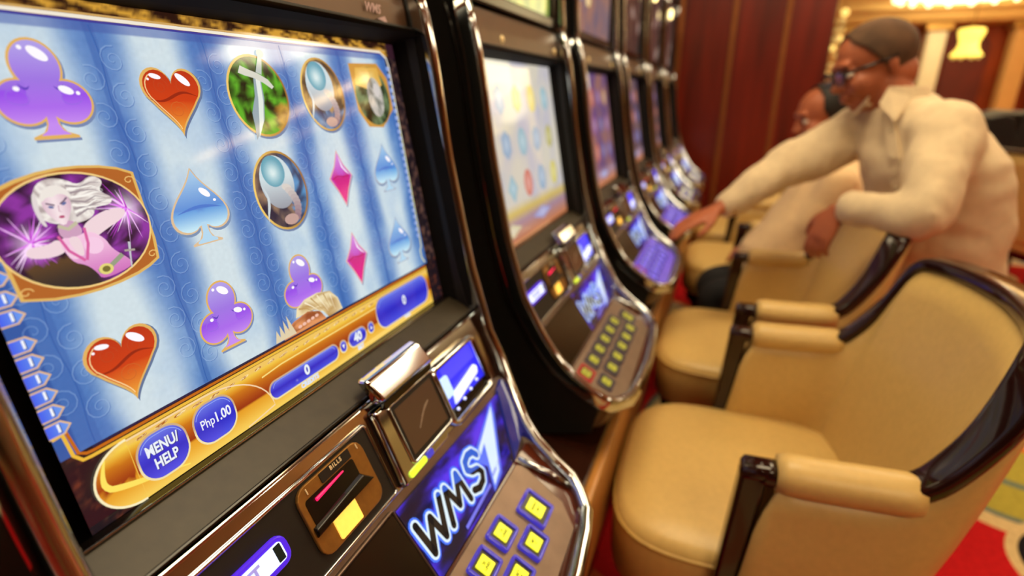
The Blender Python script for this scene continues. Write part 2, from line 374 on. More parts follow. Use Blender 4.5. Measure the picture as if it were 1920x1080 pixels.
    # fascia under the screen
    def fascia(F, s0, s1, name, mat, h=0, ny=None, fy=None, th=8):
        a, b = F(0, s0), F(0, s1)
        m = MB(); pts = []
        for hh in (h - th, h):
            for s2 in (s0, s1):
                x = F(0, s2)[0]; n0 = (interp(NEAR, x) * 1000 + 7) if ny is None else ny; f0 = (interp(FAR, x) * 1000 - 7) if fy is None else fy
                pts.append((F(n0, s2, hh), F(f0, s2, hh)))
        m.hexa([pts[0][0], pts[0][1], pts[1][1], pts[1][0], pts[2][0], pts[2][1], pts[3][1], pts[3][0]])
        return m.build(name, mat, t, bevel=.0012)
    fascia(F1, 0, 93, 'chrome_fascia', CHROME, h=0)
    fascia(F2, -2, 97, 'lower_fascia', SATIN, h=-3)
    def framed(F, y0, y1, s0, s1, r, w, h0, h1, name, mat, parent=t, n=4):   # a rounded ring (frame)
        cy, cs = (y0 + y1) / 2, (s0 + s1) / 2; o_ = rrect(y1 - y0, s1 - s0, r, n); i_ = rrect(y1 - y0 - 2 * w, s1 - s0 - 2 * w, max(r - w, .3), n)
        N_ = len(o_); vs = [F(cy + a, cs + b, h0) for a, b in o_] + [F(cy + a * .985, cs + b * .985, h1) for a, b in o_] + [F(cy + a, cs + b, h1) for a, b in i_] + [F(cy + a, cs + b, h0) for a, b in i_]
        fs = []
        for q in range(3):
            fs += [(q * N_ + k, q * N_ + (k + 1) % N_, (q + 1) * N_ + (k + 1) % N_, (q + 1) * N_ + k) for k in range(N_)]
        m = MB(); m.add(vs, fs); return m.build(name, mat, parent, smooth=True)
    def plate(F, y0, y1, s0, s1, r, h0, h1, name, mat, parent=t, **k):
        cy, cs = (y0 + y1) / 2, (s0 + s1) / 2; o_ = rrect(y1 - y0, s1 - s0, r, 4); N_ = len(o_)
        vs = [F(cy + a, cs + b, h0) for a, b in o_] + [F(cy + a, cs + b, h1) for a, b in o_]
        m = MB(); m.add(vs, [tuple(range(N_)), tuple(range(N_, 2 * N_))[::-1]] + [(k2, (k2 + 1) % N_, N_ + (k2 + 1) % N_, N_ + k2) for k2 in range(N_)])
        return m.build(name, mat, parent, **k)
    # bill panel
    bp = plate(F1, -243, -30, 14, 88, 5, -1, 1.2, 'bill_panel', BLACK)
    framed(F1, -246, -27, 11, 91, 6, 3.2, 0, 3.2, 'bill_panel_rim', CHROME)
    bv = plate(F1, -130, -45, 17, 80, 12, 1, 4.5, 'bill_validator', GOLDPL, bevel=.001)
    plate(F1, -101, -62, 18, 27, 1, 4, 5.2, 'word_plate', BLACK, bv)
    plate(F1, -124, -62, 28, 52, 3, 3, 5.0, 'note_slot', BLACKG, bv)
    MB().hexa([F1(-128, 50, 4), F1(-62, 44, 4), F1(-50, 58, 4), F1(-128, 60, 4), F1(-128, 52, 9), F1(-62, 47, 9), F1(-52, 56, 9), F1(-128, 57, 9)]).build('note_lip', BLACKG, bv, bevel=.001)
    MB().tube([F1(-114, 33, 6), F1(-78, 31, 6)], [.0016, .0007], 8).build('red_light', P('red_led', (255, 20, 80), .4, emi=(255, 25, 95), es=1.2), bv)
    plate(F1, -109, -80, 56, 77, 1.5, 4, 6, 'amber_window', P('amber_lit', (255, 190, 70), .4, emi=(255, 205, 90), es=1.0, noise_s=300, noise_amt=.3), bv)
    for yy in (-118, -52):
        MB().tube([F1(yy, 20, 4.6), F1(yy, 25, 5)], .0007, 6).build('arrow_mark', P('pale_print', (225, 205, 165), .5), bv)
    vs, fs = text_mesh('BILLS', .0052, .0002, space=1.35)
    mk('lettering', [F1(-81 + x * 1000, 21 - y * 1000, 5.6) for x, y, z in vs], fs, P('pale_print', (225, 205, 165), .5), bv)
    # ticket light
    tk = plate(F1, -238, -152, 31, 55, 9, 1, 6, 'ticket_slot', P('violet_lit_plastic', (60, 30, 190), .25, emi=(72, 32, 205), es=.9), bevel=.0015)
    plate(F1, -232, -158, 35, 50, 3, 5, 7.2, 'ticket_window', P('white_lit_plastic', (200, 220, 255), .3, emi=(205, 222, 255), es=1.05), tk)
    plate(F1, -166, -159.5, 36, 49, .6, 6.5, 7.5, 'window_end', P('dark_green_plastic', (16, 40, 44), .3), tk)
    vs, fs = text_mesh('TICKET', .0135, .0006)
    mk('lettering', [F1(-203 + x * 1000, 42.5 - y * 1000, 7.9) for x, y, z in vs], fs, P('violet_print', (150, 150, 215), .5, emi=(120, 120, 205), es=.8), tk)
    # player tracking unit
    tu = MB()
    pl_ = [(-19, 8), (90, 8), (86, 72), (70, 92), (-22, 92)]
    tu.add([F1(a, b, 0) for a, b in pl_] + [F1(a * .96 + 1, b * .96 + 2, 9) for a, b in pl_], [(4, 3, 2, 1, 0), (5, 6, 7, 8, 9)] + [(i, (i + 1) % 5, 5 + (i + 1) % 5, 5 + i) for i in range(5)])
    tu = tu.build('tracking_unit', CHROME, t, bevel=.0025, seg=3)
    MB().hexa([F1(-15, -27, 1), F1(88, -27, 1), F1(92, 2, 4), F1(-12, 4, 4), F1(-14, -22, 13), F1(86, -22, 13), F1(90, 4, 18), F1(-8, 4, 18)]).build('chrome_hood', CHROME, tu, bevel=.004, seg=3)
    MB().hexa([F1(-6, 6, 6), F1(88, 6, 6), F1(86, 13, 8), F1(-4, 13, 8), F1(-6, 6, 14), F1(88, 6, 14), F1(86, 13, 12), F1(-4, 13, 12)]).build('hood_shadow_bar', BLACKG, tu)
    plate(F1, 2, 84, 15, 77, 3, 8, 9.8, 'display_surround', BLACK, tu)
    dp = plate(F1, 7, 79, 20, 72, 1, 9.6, 10.3, 'tracking_display', P('dim_brown_display', (70, 52, 38), .2, emi=(56, 40, 28), es=.6), tu)
    framed(F1, -1, 87, 12, 80, 5, 3, 8, 11, 'display_rim', CHROME, tu)
    vs, fs = text_mesh('LOGO', .014, .0003, shear=.2)
    m = MB()
    for k_ in range(3): m.tube([F1(30 + 5 * k_, 55 - 4 * k_, 10.6), F1(46 + 3 * k_, 44 - 2 * k_, 10.6), F1(60, 38, 10.6)], .0007, 5)
    m.build('faint_logo', P('faint_print', (112, 92, 74), .4, emi=(100, 80, 60), es=.6), dp)
    plate(F1, -12, 20, 81, 88, 3, 8, 10.5, 'green_indicator', P('yellow_green_lit', (190, 220, 50), .3, emi=(196, 222, 60), es=.9), tu)
    plate(F1, 22, 34, 81, 88, 2.5, 8, 10.5, 'blue_indicator', P('dim_blue_lit', (60, 60, 190), .3, emi=(60, 56, 190), es=.7), tu)
    # lit card recess
    cr = framed(F1, 88, 202, 15, 92, 10, 6, 0, 10, 'card_reader', CHROME)
    plate(F1, 93, 197, 20, 87, 6, -2, 1, 'blue_backlight', P('deep_blue_lit', (30, 30, 225), .3, emi=(42, 40, 235), es=1.0), cr)
    plate(F1, 112, 193, 22, 44, 3, 1, 2.2, 'recess_back', P('bright_blue_lit', (60, 60, 250), .3, emi=(66, 62, 255), es=1.0), cr)
    plate(F1, 95, 118, 34, 60, 3, 1, 5, 'pale_guide', P('pale_blue_lit', (170, 200, 245), .3, emi=(160, 196, 245), es=1.0), cr, bevel=.001)
    MB().hexa([F1(118, 58, 1), F1(184, 50, 1), F1(180, 64, 1), F1(112, 74, 1), F1(121, 60, 9), F1(180, 53, 9), F1(176, 61, 9), F1(116, 69, 9)]).build('card_bezel', P('white_blue_lit', (215, 225, 255), .15, emi=(190, 205, 255), es=1.05), cr, bevel=.002)
    for k_ in range(4):
        MB().ball(F1(110 + 20 * k_, 77 - 3 * k_, 6), .0022, 8, 5).build('indicator_bead', P('white_blue_lit', (215, 225, 255), .15), cr, smooth=True)
    plate(F1, 95, 195, 74, 86, 3, 1, 4, 'recess_lip', BLACKG, cr)
    # lower panels
    lp = plate(F2, -240, -48, 10, 92, 2, -3, 1, 'belly_panel', P('black_belly_glass', (24, 17, 12), .2, noise_s=12, noise_amt=.2))
    framed(F2, -243, -44, 6, 96, 3, 2, -3, 2, 'belly_rim', SATIN)
    # deck
    m = MB(); dk = []
    for s_ in (0, 20, 40, 60, 80, 95, 108):
        x = F3(0, s_)[0]; dk.append((s_, interp(NEAR, x) * 1000 + 7, interp(FAR, x) * 1000 - 7))
    pts = [(a, s_) for s_, a, b in dk] + [(-190, 118), (-110, 125), (-30, 127), (60, 125), (115, 122), (150, 112)] + [(b, s_) for s_, a, b in dk[::-1]]
    m.prism([F3(a, b, -8) for a, b in pts], V(F3(0, 0, 0)) - V(F3(0, 0, -8)))
    m.build('deck_panel', DECKWOOD, t, bevel=.001)
    pp = [(-234, 3), (-227, 104), (-200, 110), (120, 104), (146, 78), (158, 12), (150, 3)]
    m = MB(); m.prism([F3(a, b, -2) for a, b in pp], V(F3(0, 0, 4)) - V(F3(0, 0, 0)))
    m.build('button_plate', SATIN, t, bevel=.0015)
    # chrome strip right of the button plate
    MB().tube([F3(159, 2, 5), F3(170, 45, 5), F3(176, 82, 4)], [.003, .0045, .003], 10).build('corner_bar', CHROME, t, smooth=True)
    YEL = P('yellow_lit_cap', (226, 228, 40), .3, emi=(222, 226, 48), es=1.0); YELD = P('button_print', (60, 58, 12), .5)
    CLB = P('blue_clear_plastic', (58, 52, 140), .08, emi=(62, 54, 200), es=.6, coat=.5); DRK = P('button_well', (30, 26, 22), .3)
    REDB = P('red_plastic_ring', (150, 30, 28), .25, emi=(150, 26, 30), es=.5)
    def button(cy, cs, ry, rs, lit, red=False, words=('BET', 'LINES')):
        b = framed(F3, cy - ry, cy + ry, cs - rs, cs + rs, 4, 3.8, 1, 6.5, 'button', REDB if red else CLB)
        if red: b['label'] = 'red ringed button'
        plate(F3, cy - ry + 2.8, cy + ry - 2.8, cs - rs + 2.8, cs + rs - 2.8, 2, 1, 4.5, 'button_well', DRK, b)
        plate(F3, cy - ry * .50, cy + ry * .50, cs - rs * .56, cs + rs * .56, 1, 4.2, 6.2, 'button_cap', lit, b, bevel=.0006)
        for q, wd in enumerate(words):
            vs, fs = text_mesh(wd, .0048, .0001)
            mk('lettering', [F3(cy + x * 1000, cs + (-3.0 + 6.0 * q) * (rs / 20) * (1 if len(words) > 1 else 0) - y * 1000, 6.7) for x, y, z in vs], fs, YELD, b)
    button(106, 50, 20, 20, YEL, words=('REPEAT', 'BET'))
    rows = [62, 14, -34, -83, -132]
    wl = [('10', 'LINES'), ('20', 'LINES'), ('30', 'LINES'), ('40', 'LINES'), ('1', 'LINE')]; wr = [('BET', '5'), ('BET', '4'), ('BET', '3'), ('BET', '2'), ('BET', '1')]
    for k_, yy in enumerate(rows):
        button(yy - 16, 29, 18.5, 15, YEL, words=wl[k_]); button(yy, 65, 18.5, 15, YEL, words=wr[k_])
    button(-203, 28, 19, 15, YEL, red=True, words=('CASH', 'OUT')); button(-188, 66, 18, 15, YEL, words=('HELP',))
    # deck housing below
    m = MB(); bt = [(a * .97, min(s_, 112)) for a, s_ in pts]
    vs = [F3(a, b, -8) for a, b in pts] + [(F3(a * .93, b * .82, -8)[0] - .01, a * .00093, -.445) for a, b in pts]; n = len(pts)
    m.add(vs, [tuple(range(n)), tuple(range(n, 2 * n))[::-1]] + [(i, (i + 1) % n, n + (i + 1) % n, n + i) for i in range(n)])
    m.build('deck_housing', BROWNP, t)
    return t

def poly_mesh(layers):
    """layers: list of (points in mm, colour or function(a,b) , lift) -> joined verts, faces, cols on the screen plane"""
    vs, fs, cs = [], [], []
    for pts, c, h in layers:
        n = len(vs); tri = geometry.tessellate_polygon([[V((a, b, 0)) for a, b in pts]])
        vs += [S(a, b, h) for a, b in pts]; fs += [tuple(i + n for i in q) for q in tri]
        cs += [lin(c(a, b)) if callable(c) else lin(c) for a, b in pts]
    return vs, fs, cs
def fan_mesh(pts, cen, colf, h, rings=(0.0, .25, .5, .75, 1.0)):
    vs, fs, cs = [S(*cen, h)], [], [lin(colf(*cen))]
    N_ = len(pts)
    for r in rings[1:]:
        for a, b in pts:
            q = (cen[0] + (a - cen[0]) * r, cen[1] + (b - cen[1]) * r); vs.append(S(*q, h)); cs.append(lin(colf(*q)))
    for k in range(N_): fs.append((0, 1 + k, 1 + (k + 1) % N_))
    for i in range(len(rings) - 2):
        for k in range(N_):
            a = 1 + i * N_ + k; b = 1 + i * N_ + (k + 1) % N_; fs.append((a, b, b + N_, a + N_))
    return vs, fs, cs
def merge(*ms):
    vs, fs, cs = [], [], []
    for v, f, c in ms:
        n = len(vs); vs += v; fs += [tuple(i + n for i in q) for q in f]; cs += c
    return vs, fs, cs
def art(name, parts, parent, label=None):
    v, f, c = merge(*parts); return mk(name, v, f, SCREEN, parent, cols=c, label=label)
def mix(a, b, t): t = max(0, min(1, t)); return tuple(x + (y - x) * t for x, y in zip(a, b))
def ell(cx, cy, a, b, n=28, rot=0):
    ca, sa = math.cos(math.radians(rot)), math.sin(math.radians(rot))
    return [(cx + a * math.cos(2 * math.pi * k / n) * ca - b * math.sin(2 * math.pi * k / n) * sa, cy + a * math.cos(2 * math.pi * k / n) * sa + b * math.sin(2 * math.pi * k / n) * ca) for k in range(n)]
def heart(s=1):
    p = []
    for k in range(48):
        a = 2 * math.pi * k / 48; x = 16 * math.sin(a) ** 3; y = 13 * math.cos(a) - 5 * math.cos(2 * a) - 2 * math.cos(3 * a) - math.cos(4 * a)
        yy = y + 3
        if yy < 0: yy *= 1.18; x *= .97
        p.append((x * 1.42 * s, yy * 1.45 * s))
    return p
def spade_top(s=1):
    p = [(0, 30)]
    for (a, b) in ((4, 23), (10, 16), (18, 8), (23.5, 0), (24.5, -7), (21, -13), (14, -16), (7, -15), (3.5, -12)): p.append((a, b))
    r = p + [(-a, b) for a, b in p[:0:-1]]
    r = [r[0]] + ck(r, 1)[1:-1]
    return [(a * s, b * s) for a, b in r]
def spade_stem(s=1): return [(a * s, b * s) for a, b in ((2.5, -10), (3, -18), (5, -22), (10, -24.5), (10, -26), (-10, -26), (-10, -24.5), (-5, -22), (-3, -18), (-2.5, -10))]
def club_lobes(): return [(0, 16, 13.2, 14.5), (-12.5, -5, 13.5, 12.5), (12.5, -5, 13.5, 12.5)]
def diamond(s=1): return [(0, 26 * s), (7 * s, 12 * s), (17 * s, 1 * s), (8 * s, -12 * s), (0, -27 * s), (-8 * s, -12 * s), (-17 * s, 1 * s), (-7 * s, 12 * s)]
def ck(pts, n=2, closed=True):
    for _ in range(n):
        q = []
        for i in range(len(pts)):
            a, b = pts[i], pts[(i + 1) % len(pts)]
            q += [(a[0] * .75 + b[0] * .25, a[1] * .75 + b[1] * .25), (a[0] * .25 + b[0] * .75, a[1] * .25 + b[1] * .75)]
        pts = q
    return pts
def at(pts, cx, cy, s=1, sk=-.05): return [(cx + a * s + sk * (b) * s * -1, cy + b * s) for a, b in pts]
GOLD_ = (226, 178, 96)
def ribbon(pts, w, c, h, closed=False):
    vs, fs, cs = [], [], []; n = len(pts); L_ = []
    for i, (a, b) in enumerate(pts):
        p0 = pts[(i - 1) % n] if closed else pts[max(i - 1, 0)]; p1 = pts[(i + 1) % n] if closed else pts[min(i + 1, n - 1)]
        dx, dy = p1[0] - p0[0], p1[1] - p0[1]; l = math.hypot(dx, dy) or 1; nx, ny = -dy / l, dx / l
        ww = w(i / max(1, n - 1)) if callable(w) else w
        cc = lin(c(a, b) if callable(c) else c)
        vs += [S(a + nx * ww / 2, b + ny * ww / 2, h), S(a - nx * ww / 2, b - ny * ww / 2, h)]; cs += [cc, cc]
    for i in range(n if closed else n - 1):
        j = (i + 1) % n; fs.append((2 * i, 2 * i + 1, 2 * j + 1, 2 * j))
    return vs, fs, cs
def shine(cx, cy, a, b, rot, h, c0=(255, 250, 255), c1=None):
    return fan_mesh(ell(cx, cy, a, b, 20, rot), (cx, cy), (lambda x, y: c0), h)
def sym_heart(cx, cy, s, parent):
    o = at(heart(1.09), cx, cy - .3, s); i_ = at(heart(1.0), cx, cy, s)
    g = lambda a, b: mix((206, 62, 18), (240, 170, 60), (cy + 2 - b) / (26 * s)) if b < cy - 1 else mix((206, 62, 18), (188, 52, 20), (b - cy) / 20)
    parts = [fan_mesh(at(heart(1.12), cx + 1, cy - 1.6, s), (cx, cy), lambda a, b: (96, 116, 150), .25), fan_mesh(o, (cx, cy), lambda a, b: GOLD_, .4), fan_mesh(i_, (cx, cy), g, .55, (0, .2, .4, .6, .8, .93, 1.0))]
    parts.append(ribbon([(cx - 20 * s + 40 * s * k / 24, cy + 2 * s + 2.6 * s * math.sin(math.pi * 2 * (k / 24) + 3.4) + 1.5 * s * (k / 24)) for k in range(25)], lambda t: 1.9 * s * math.sin(math.pi * t) + .2, (150, 38, 14), .65))
    for sg in (-1, 1):
        parts.append(ribbon([(cx + sg * 9 * s + (6.5 - 5.5 * k / 20) * s * math.cos(k * .5), cy + 10 * s + (6.5 - 5.5 * k / 20) * s * math.sin(k * .5)) for k in range(21)], .5, (190, 66, 30), .62))
    parts.append(ribbon([(cx + (8 - 7 * k / 20) * s * math.cos(k * .5), cy - 7 * s + (7 - 6 * k / 20) * s * math.sin(k * .5)) for k in range(21)], .5, (206, 100, 40), .62))
    parts += [shine(cx + 11 * s, cy + 15 * s, 6.6 * s, 2.8 * s, -38, .75), shine(cx - 11 * s, cy + 17 * s, 4.6 * s, 1.8 * s, -12, .75), shine(cx - 17 * s, cy + 15 * s, 1 * s, .9 * s, 0, .75)]
    parts.append(ribbon(at(heart(.93), cx, cy, s)[26:40], .7 * s, (250, 214, 150), .7))
    return art('heart_symbol', parts, parent)
def sym_spade(cx, cy, s, parent, pale=False):
    base = lambda a, b: mix((196, 232, 246), (96, 158, 222), (b - (cy - 14 * s)) / (14 * s)) if b < cy else mix((86, 140, 214), (164, 202, 234), (b - cy) / (26 * s))
    gold = (222, 190, 150) if not pale else (170, 175, 190)
    parts = [fan_mesh(at([(a * 1.1, b * 1.1 - 1.8) for a, b in spade_top()], cx + .8, cy, s), (cx, cy), lambda a, b: (120, 146, 180), .25),
             poly_mesh([(at([(a * 1.35, b * 1.02 - .3) for a, b in spade_stem()], cx, cy, s), gold, .35)]),
             fan_mesh(at([(a * 1.08, b * 1.07 - .2) for a, b in spade_top()], cx, cy, s), (cx, cy), lambda a, b: gold, .4),
             fan_mesh(at(spade_top(), cx, cy, s), (cx, cy), base, .55, (0, .2, .4, .6, .8, .93, 1.0)),
             poly_mesh([(at([(a * .9, b * .99) for a, b in spade_stem()], cx, cy, s), (178, 216, 240), .6)])]
    parts.append(ribbon([(cx - 20 * s + 40 * s * k / 14, cy - 1 * s + 3 * s * math.sin(math.pi * k / 14)) for k in range(15)], lambda t: 2.4 * s * math.sin(math.pi * t) + .1, (70, 120, 205), .65))
    parts += [shine(cx + 8 * s, cy + 12 * s, 5.4 * s, 2.6 * s, -40, .75), shine(cx + 15 * s, cy + 5 * s, 1.4 * s, 1.1 * s, 0, .75)]
    return art('spade_symbol', parts, parent)
def sym_club(cx, cy, s, parent):
    parts = []
    colf = lambda a, b: mix((150, 78, 232), (196, 140, 240), (cy - b) / (18 * s)) if b < cy + 2 else mix((150, 100, 224), (176, 160, 232), (b - cy) / (28 * s))
    for rr, c, h, dx, dy in ((1.13, (116, 136, 176), .25, .8, -1.6), (1.11, GOLD_, .4, 0, 0)):
        for i, (a, b, x, y) in enumerate(club_lobes()): parts.append(fan_mesh(at(ell(a + dx, b + dy, x * rr, y * rr), cx, cy, s), at([(a, b)], cx, cy, s)[0], lambda q, w_, c=c: c, h + .01 * i))
        parts.append(poly_mesh([(at([(a * 1.3, b * 1.02 - .4) for a, b in spade_stem()], cx + dx, cy + dy, s), c, h + .04)]))
    for i, (a, b, x, y) in enumerate(club_lobes()):
        parts.append(fan_mesh(at(ell(a, b, x, y), cx, cy, s), at([(a, b)], cx, cy, s)[0], colf, .55 + .01 * i))
    parts.append(poly_mesh([(at([(-9, 8), (9, 8), (10, -8), (2.4, -10), (2.8, -18), (4.6, -22), (8.6, -24.6), (-8.6, -24.6), (-4.6, -22), (-2.8, -18), (-2.4, -10), (-10, -8)], cx, cy, s), colf, .6)]))
    for sg in (-1, 1):
        parts.append(ribbon([(cx + sg * (12.5 - 6 * k / 8) * s, cy + (5.5 - 3 * math.sin(math.pi * k / 9)) * s) for k in range(9)], lambda t: 1.3 * s * math.sin(math.pi * t) + .1, (92, 62, 186), .7))
        parts.append(ribbon([(cx + sg * (15 + 6 * math.cos(k * .5)) * s, cy + (-3 + (6 - .25 * k) * math.sin(k * .5)) * s) for k in range(13)], .5, (150, 104, 226), .68))
    parts += [shine(cx + 4 * s, cy + 23 * s, 6 * s, 3.2 * s, -35, .8), shine(cx - 4.5 * s, cy + 26 * s, 1.4 * s, 1.3 * s, 0, .8), shine(cx + 13 * s, cy + 2 * s, 4.4 * s, 2.4 * s, -20, .8), shine(cx - 14 * s, cy + 2.5 * s, 1.7 * s, 1.4 * s, 0, .8), shine(cx + 19.5 * s, cy + .2 * s, 1.3 * s, 1.2 * s, 0, .8)]
    return art('club_symbol', parts, parent)
def sym_diamond(cx, cy, s, parent):
    g = lambda a, b: mix((236, 44, 140), (206, 40, 130), (b - cy + 20) / 20) if b < cy + 1 else mix((196, 70, 190), (214, 150, 226), (b - cy) / 26)
    parts = [fan_mesh(at(diamond(1.12), cx + .8, cy - 1.6, s), (cx, cy), lambda a, b: (126, 140, 176), .25), fan_mesh(at(diamond(1.12), cx, cy, s), (cx, cy), lambda a, b: (226, 176, 176), .4), fan_mesh(at(diamond(1.0), cx, cy, s), (cx, cy), g, .55)]
    parts += [poly_mesh([(at([(1, 22), (5.5, 11), (14, 2), (9, 5), (3, 11)], cx, cy, s), (250, 236, 250), .7)])]
    parts.append(ribbon(at([(-14, 0), (-6, 2.5), (3, 1), (13, 1)], cx, cy, s), 1.4 * s, (190, 30, 110), .65))
    return art('diamond_symbol', parts, parent)
def oval(cx, cy, a, b, inner, h0=.4):
    return [fan_mesh(ell(cx + 1, cy - 1.5, a + 1.6, b + 1.6, 36), (cx, cy), lambda x, y: (110, 130, 165), .25), fan_mesh(ell(cx, cy, a + 1, b + 1, 36), (cx, cy), lambda x, y: mix((160, 110, 40), (246, 206, 110), (cx - x) / (2 * a) + .5), h0), fan_mesh(ell(cx, cy, a - 1, b - 1, 36), (cx, cy), inner, h0 + .15, (0, .12, .25, .37, .5, .62, .75, .87, 1.0))]
def nzc(a, b, sc, c0, c1, th=0, gain=1.6):
    n = noise.fractal(V((a * sc, b * sc, 3.1)), 1, 2, 4); return mix(c0, c1, .5 + gain * (n + th))
def sym_sword(cx, cy, parent):
    inner = lambda a, b: nzc(a, b, .09, (14, 24, 10), (92, 176, 40), .05) if a < cx + 14 or b > cy - 8 else nzc(a, b, .09, (120, 80, 20), (190, 150, 60))
    parts = oval(cx, cy, 33, 34, inner)
    parts.append(poly_mesh([
        ([(cx - 2, cy + 16), (cx + 6, cy + 17), (cx + 4, cy - 2), (cx - 2, cy - 20), (cx - 10, cy - 30), (cx - 17, cy - 37), (cx - 15, cy - 26), (cx - 14, cy - 14), (cx - 6, cy)], (150, 168, 176), .8),
        ([(cx, cy + 15), (cx + 5, cy + 16), (cx + 2, cy - 4), (cx - 4, cy - 22), (cx - 14, cy - 36), (cx - 9, cy - 22), (cx - 3, cy - 2)], (226, 234, 226), .95),
        ([(cx - 18, cy + 19), (cx - 14, cy + 25), (cx - 6, cy + 22), (cx + 4, cy + 19), (cx + 14, cy + 14), (cx + 19, cy + 8), (cx + 16, cy + 6), (cx + 8, cy + 11), (cx - 2, cy + 15), (cx - 12, cy + 17)], (214, 214, 200), 1.05),
        ([(cx + 2, cy + 20), (cx + 8, cy + 18), (cx + 13, cy + 32), (cx + 9, cy + 34)], (186, 196, 190), 1.1)]))
    parts.append(fan_mesh(ell(cx + 12.5, cy + 36, 4, 3.6, 16), (cx + 12.5, cy + 36), lambda a, b: (226, 214, 180), 1.15))
    return art('sword_symbol', parts, parent)
def sym_orb(cx, cy, parent, warm):
    inner = lambda a, b: nzc(a, b, .07, (84, 66, 50), (190, 150, 90), .1) if b > cy - 16 else nzc(a, b, .1, (60, 60, 90), (110, 150, 190), .05)
    if not warm: inner = lambda a, b: nzc(a, b, .08, (44, 40, 60), (150, 120, 96), .0) if a < cx + 8 else nzc(a, b, .1, (50, 60, 90), (90, 150, 200), 0)
    parts = oval(cx, cy, 31, 35, inner)
    gl = lambda a, b: mix((240, 250, 246), (92, 158, 178), math.hypot(a - cx + 6, b - cy - 17) / 13)
    parts.append(fan_mesh(ell(cx - 3, cy + 8, 20, 24, 30), (cx - 3, cy + 12), lambda a, b: mix((206, 222, 226), (150, 150, 160), (cy + 12 - b) / 30), .8))
    parts.append(fan_mesh(ell(cx - 5, cy + 18, 13.5, 14, 26), (cx - 7, cy + 19), gl, .95))
    for k in range(9):
        q = k / 8; x = cx + 6 + 8 * math.sin(q * 2.6); y = cy + 2 - 28 * q; parts.append(fan_mesh(ell(x, y, 6 - 2 * q, 3.4, 12, -15), (x, y), lambda a, b, q=q: mix((214, 208, 200), (150, 120, 130), q), 1.0 + .02 * k))
    parts.append(fan_mesh(ell(cx + 2, cy - 27, 9, 5, 14), (cx + 2, cy - 27), lambda a, b: (196, 160, 150), 1.2))
    parts.append(ribbon([(cx - 22 + 3 * math.sin(k * .5), cy + 6 - 3.4 * k) for k in range(10)], lambda t: 2.5 * math.sin(math.pi * t) + .4, (206, 216, 220), 1.1))
    return art('orb_symbol', parts, parent)
def sym_warrior(cx, cy, parent):
    inner = lambda a, b: nzc(a, b, .06, (26, 34, 18), (118, 140, 96), .1)
    parts = [poly_mesh([([(cx - 34, cy + 34), (cx + 20, cy + 36), (cx + 36, cy + 20), (cx + 36, cy - 16), (cx + 8, cy - 36), (cx - 20, cy - 34), (cx - 34, cy - 16)], (206, 150, 66), .4)])] + oval(cx, cy - 1, 33, 33, inner)[1:]
    parts.append(fan_mesh([(cx - 24, cy + 30), (cx + 18, cy + 31), (cx + 22, cy + 12), (cx + 4, cy + 4), (cx - 30, cy + 12)], (cx - 4, cy + 18), lambda a, b: mix((250, 240, 180), (226, 176, 80), math.hypot(a - cx + 6, b - cy - 14) / 22), .8))
    parts.append(fan_mesh(ell(cx + 4, cy - 2, 15, 22, 24), (cx + 4, cy + 2), lambda a, b: nzc(a, b, .12, (120, 120, 110), (206, 200, 190), .1), .95))
    parts.append(fan_mesh(ell(cx + 8, cy + 6, 6, 8, 14), (cx + 8, cy + 6), lambda a, b: (214, 206, 200), 1.1))
    return art('figure_symbol', parts, parent)

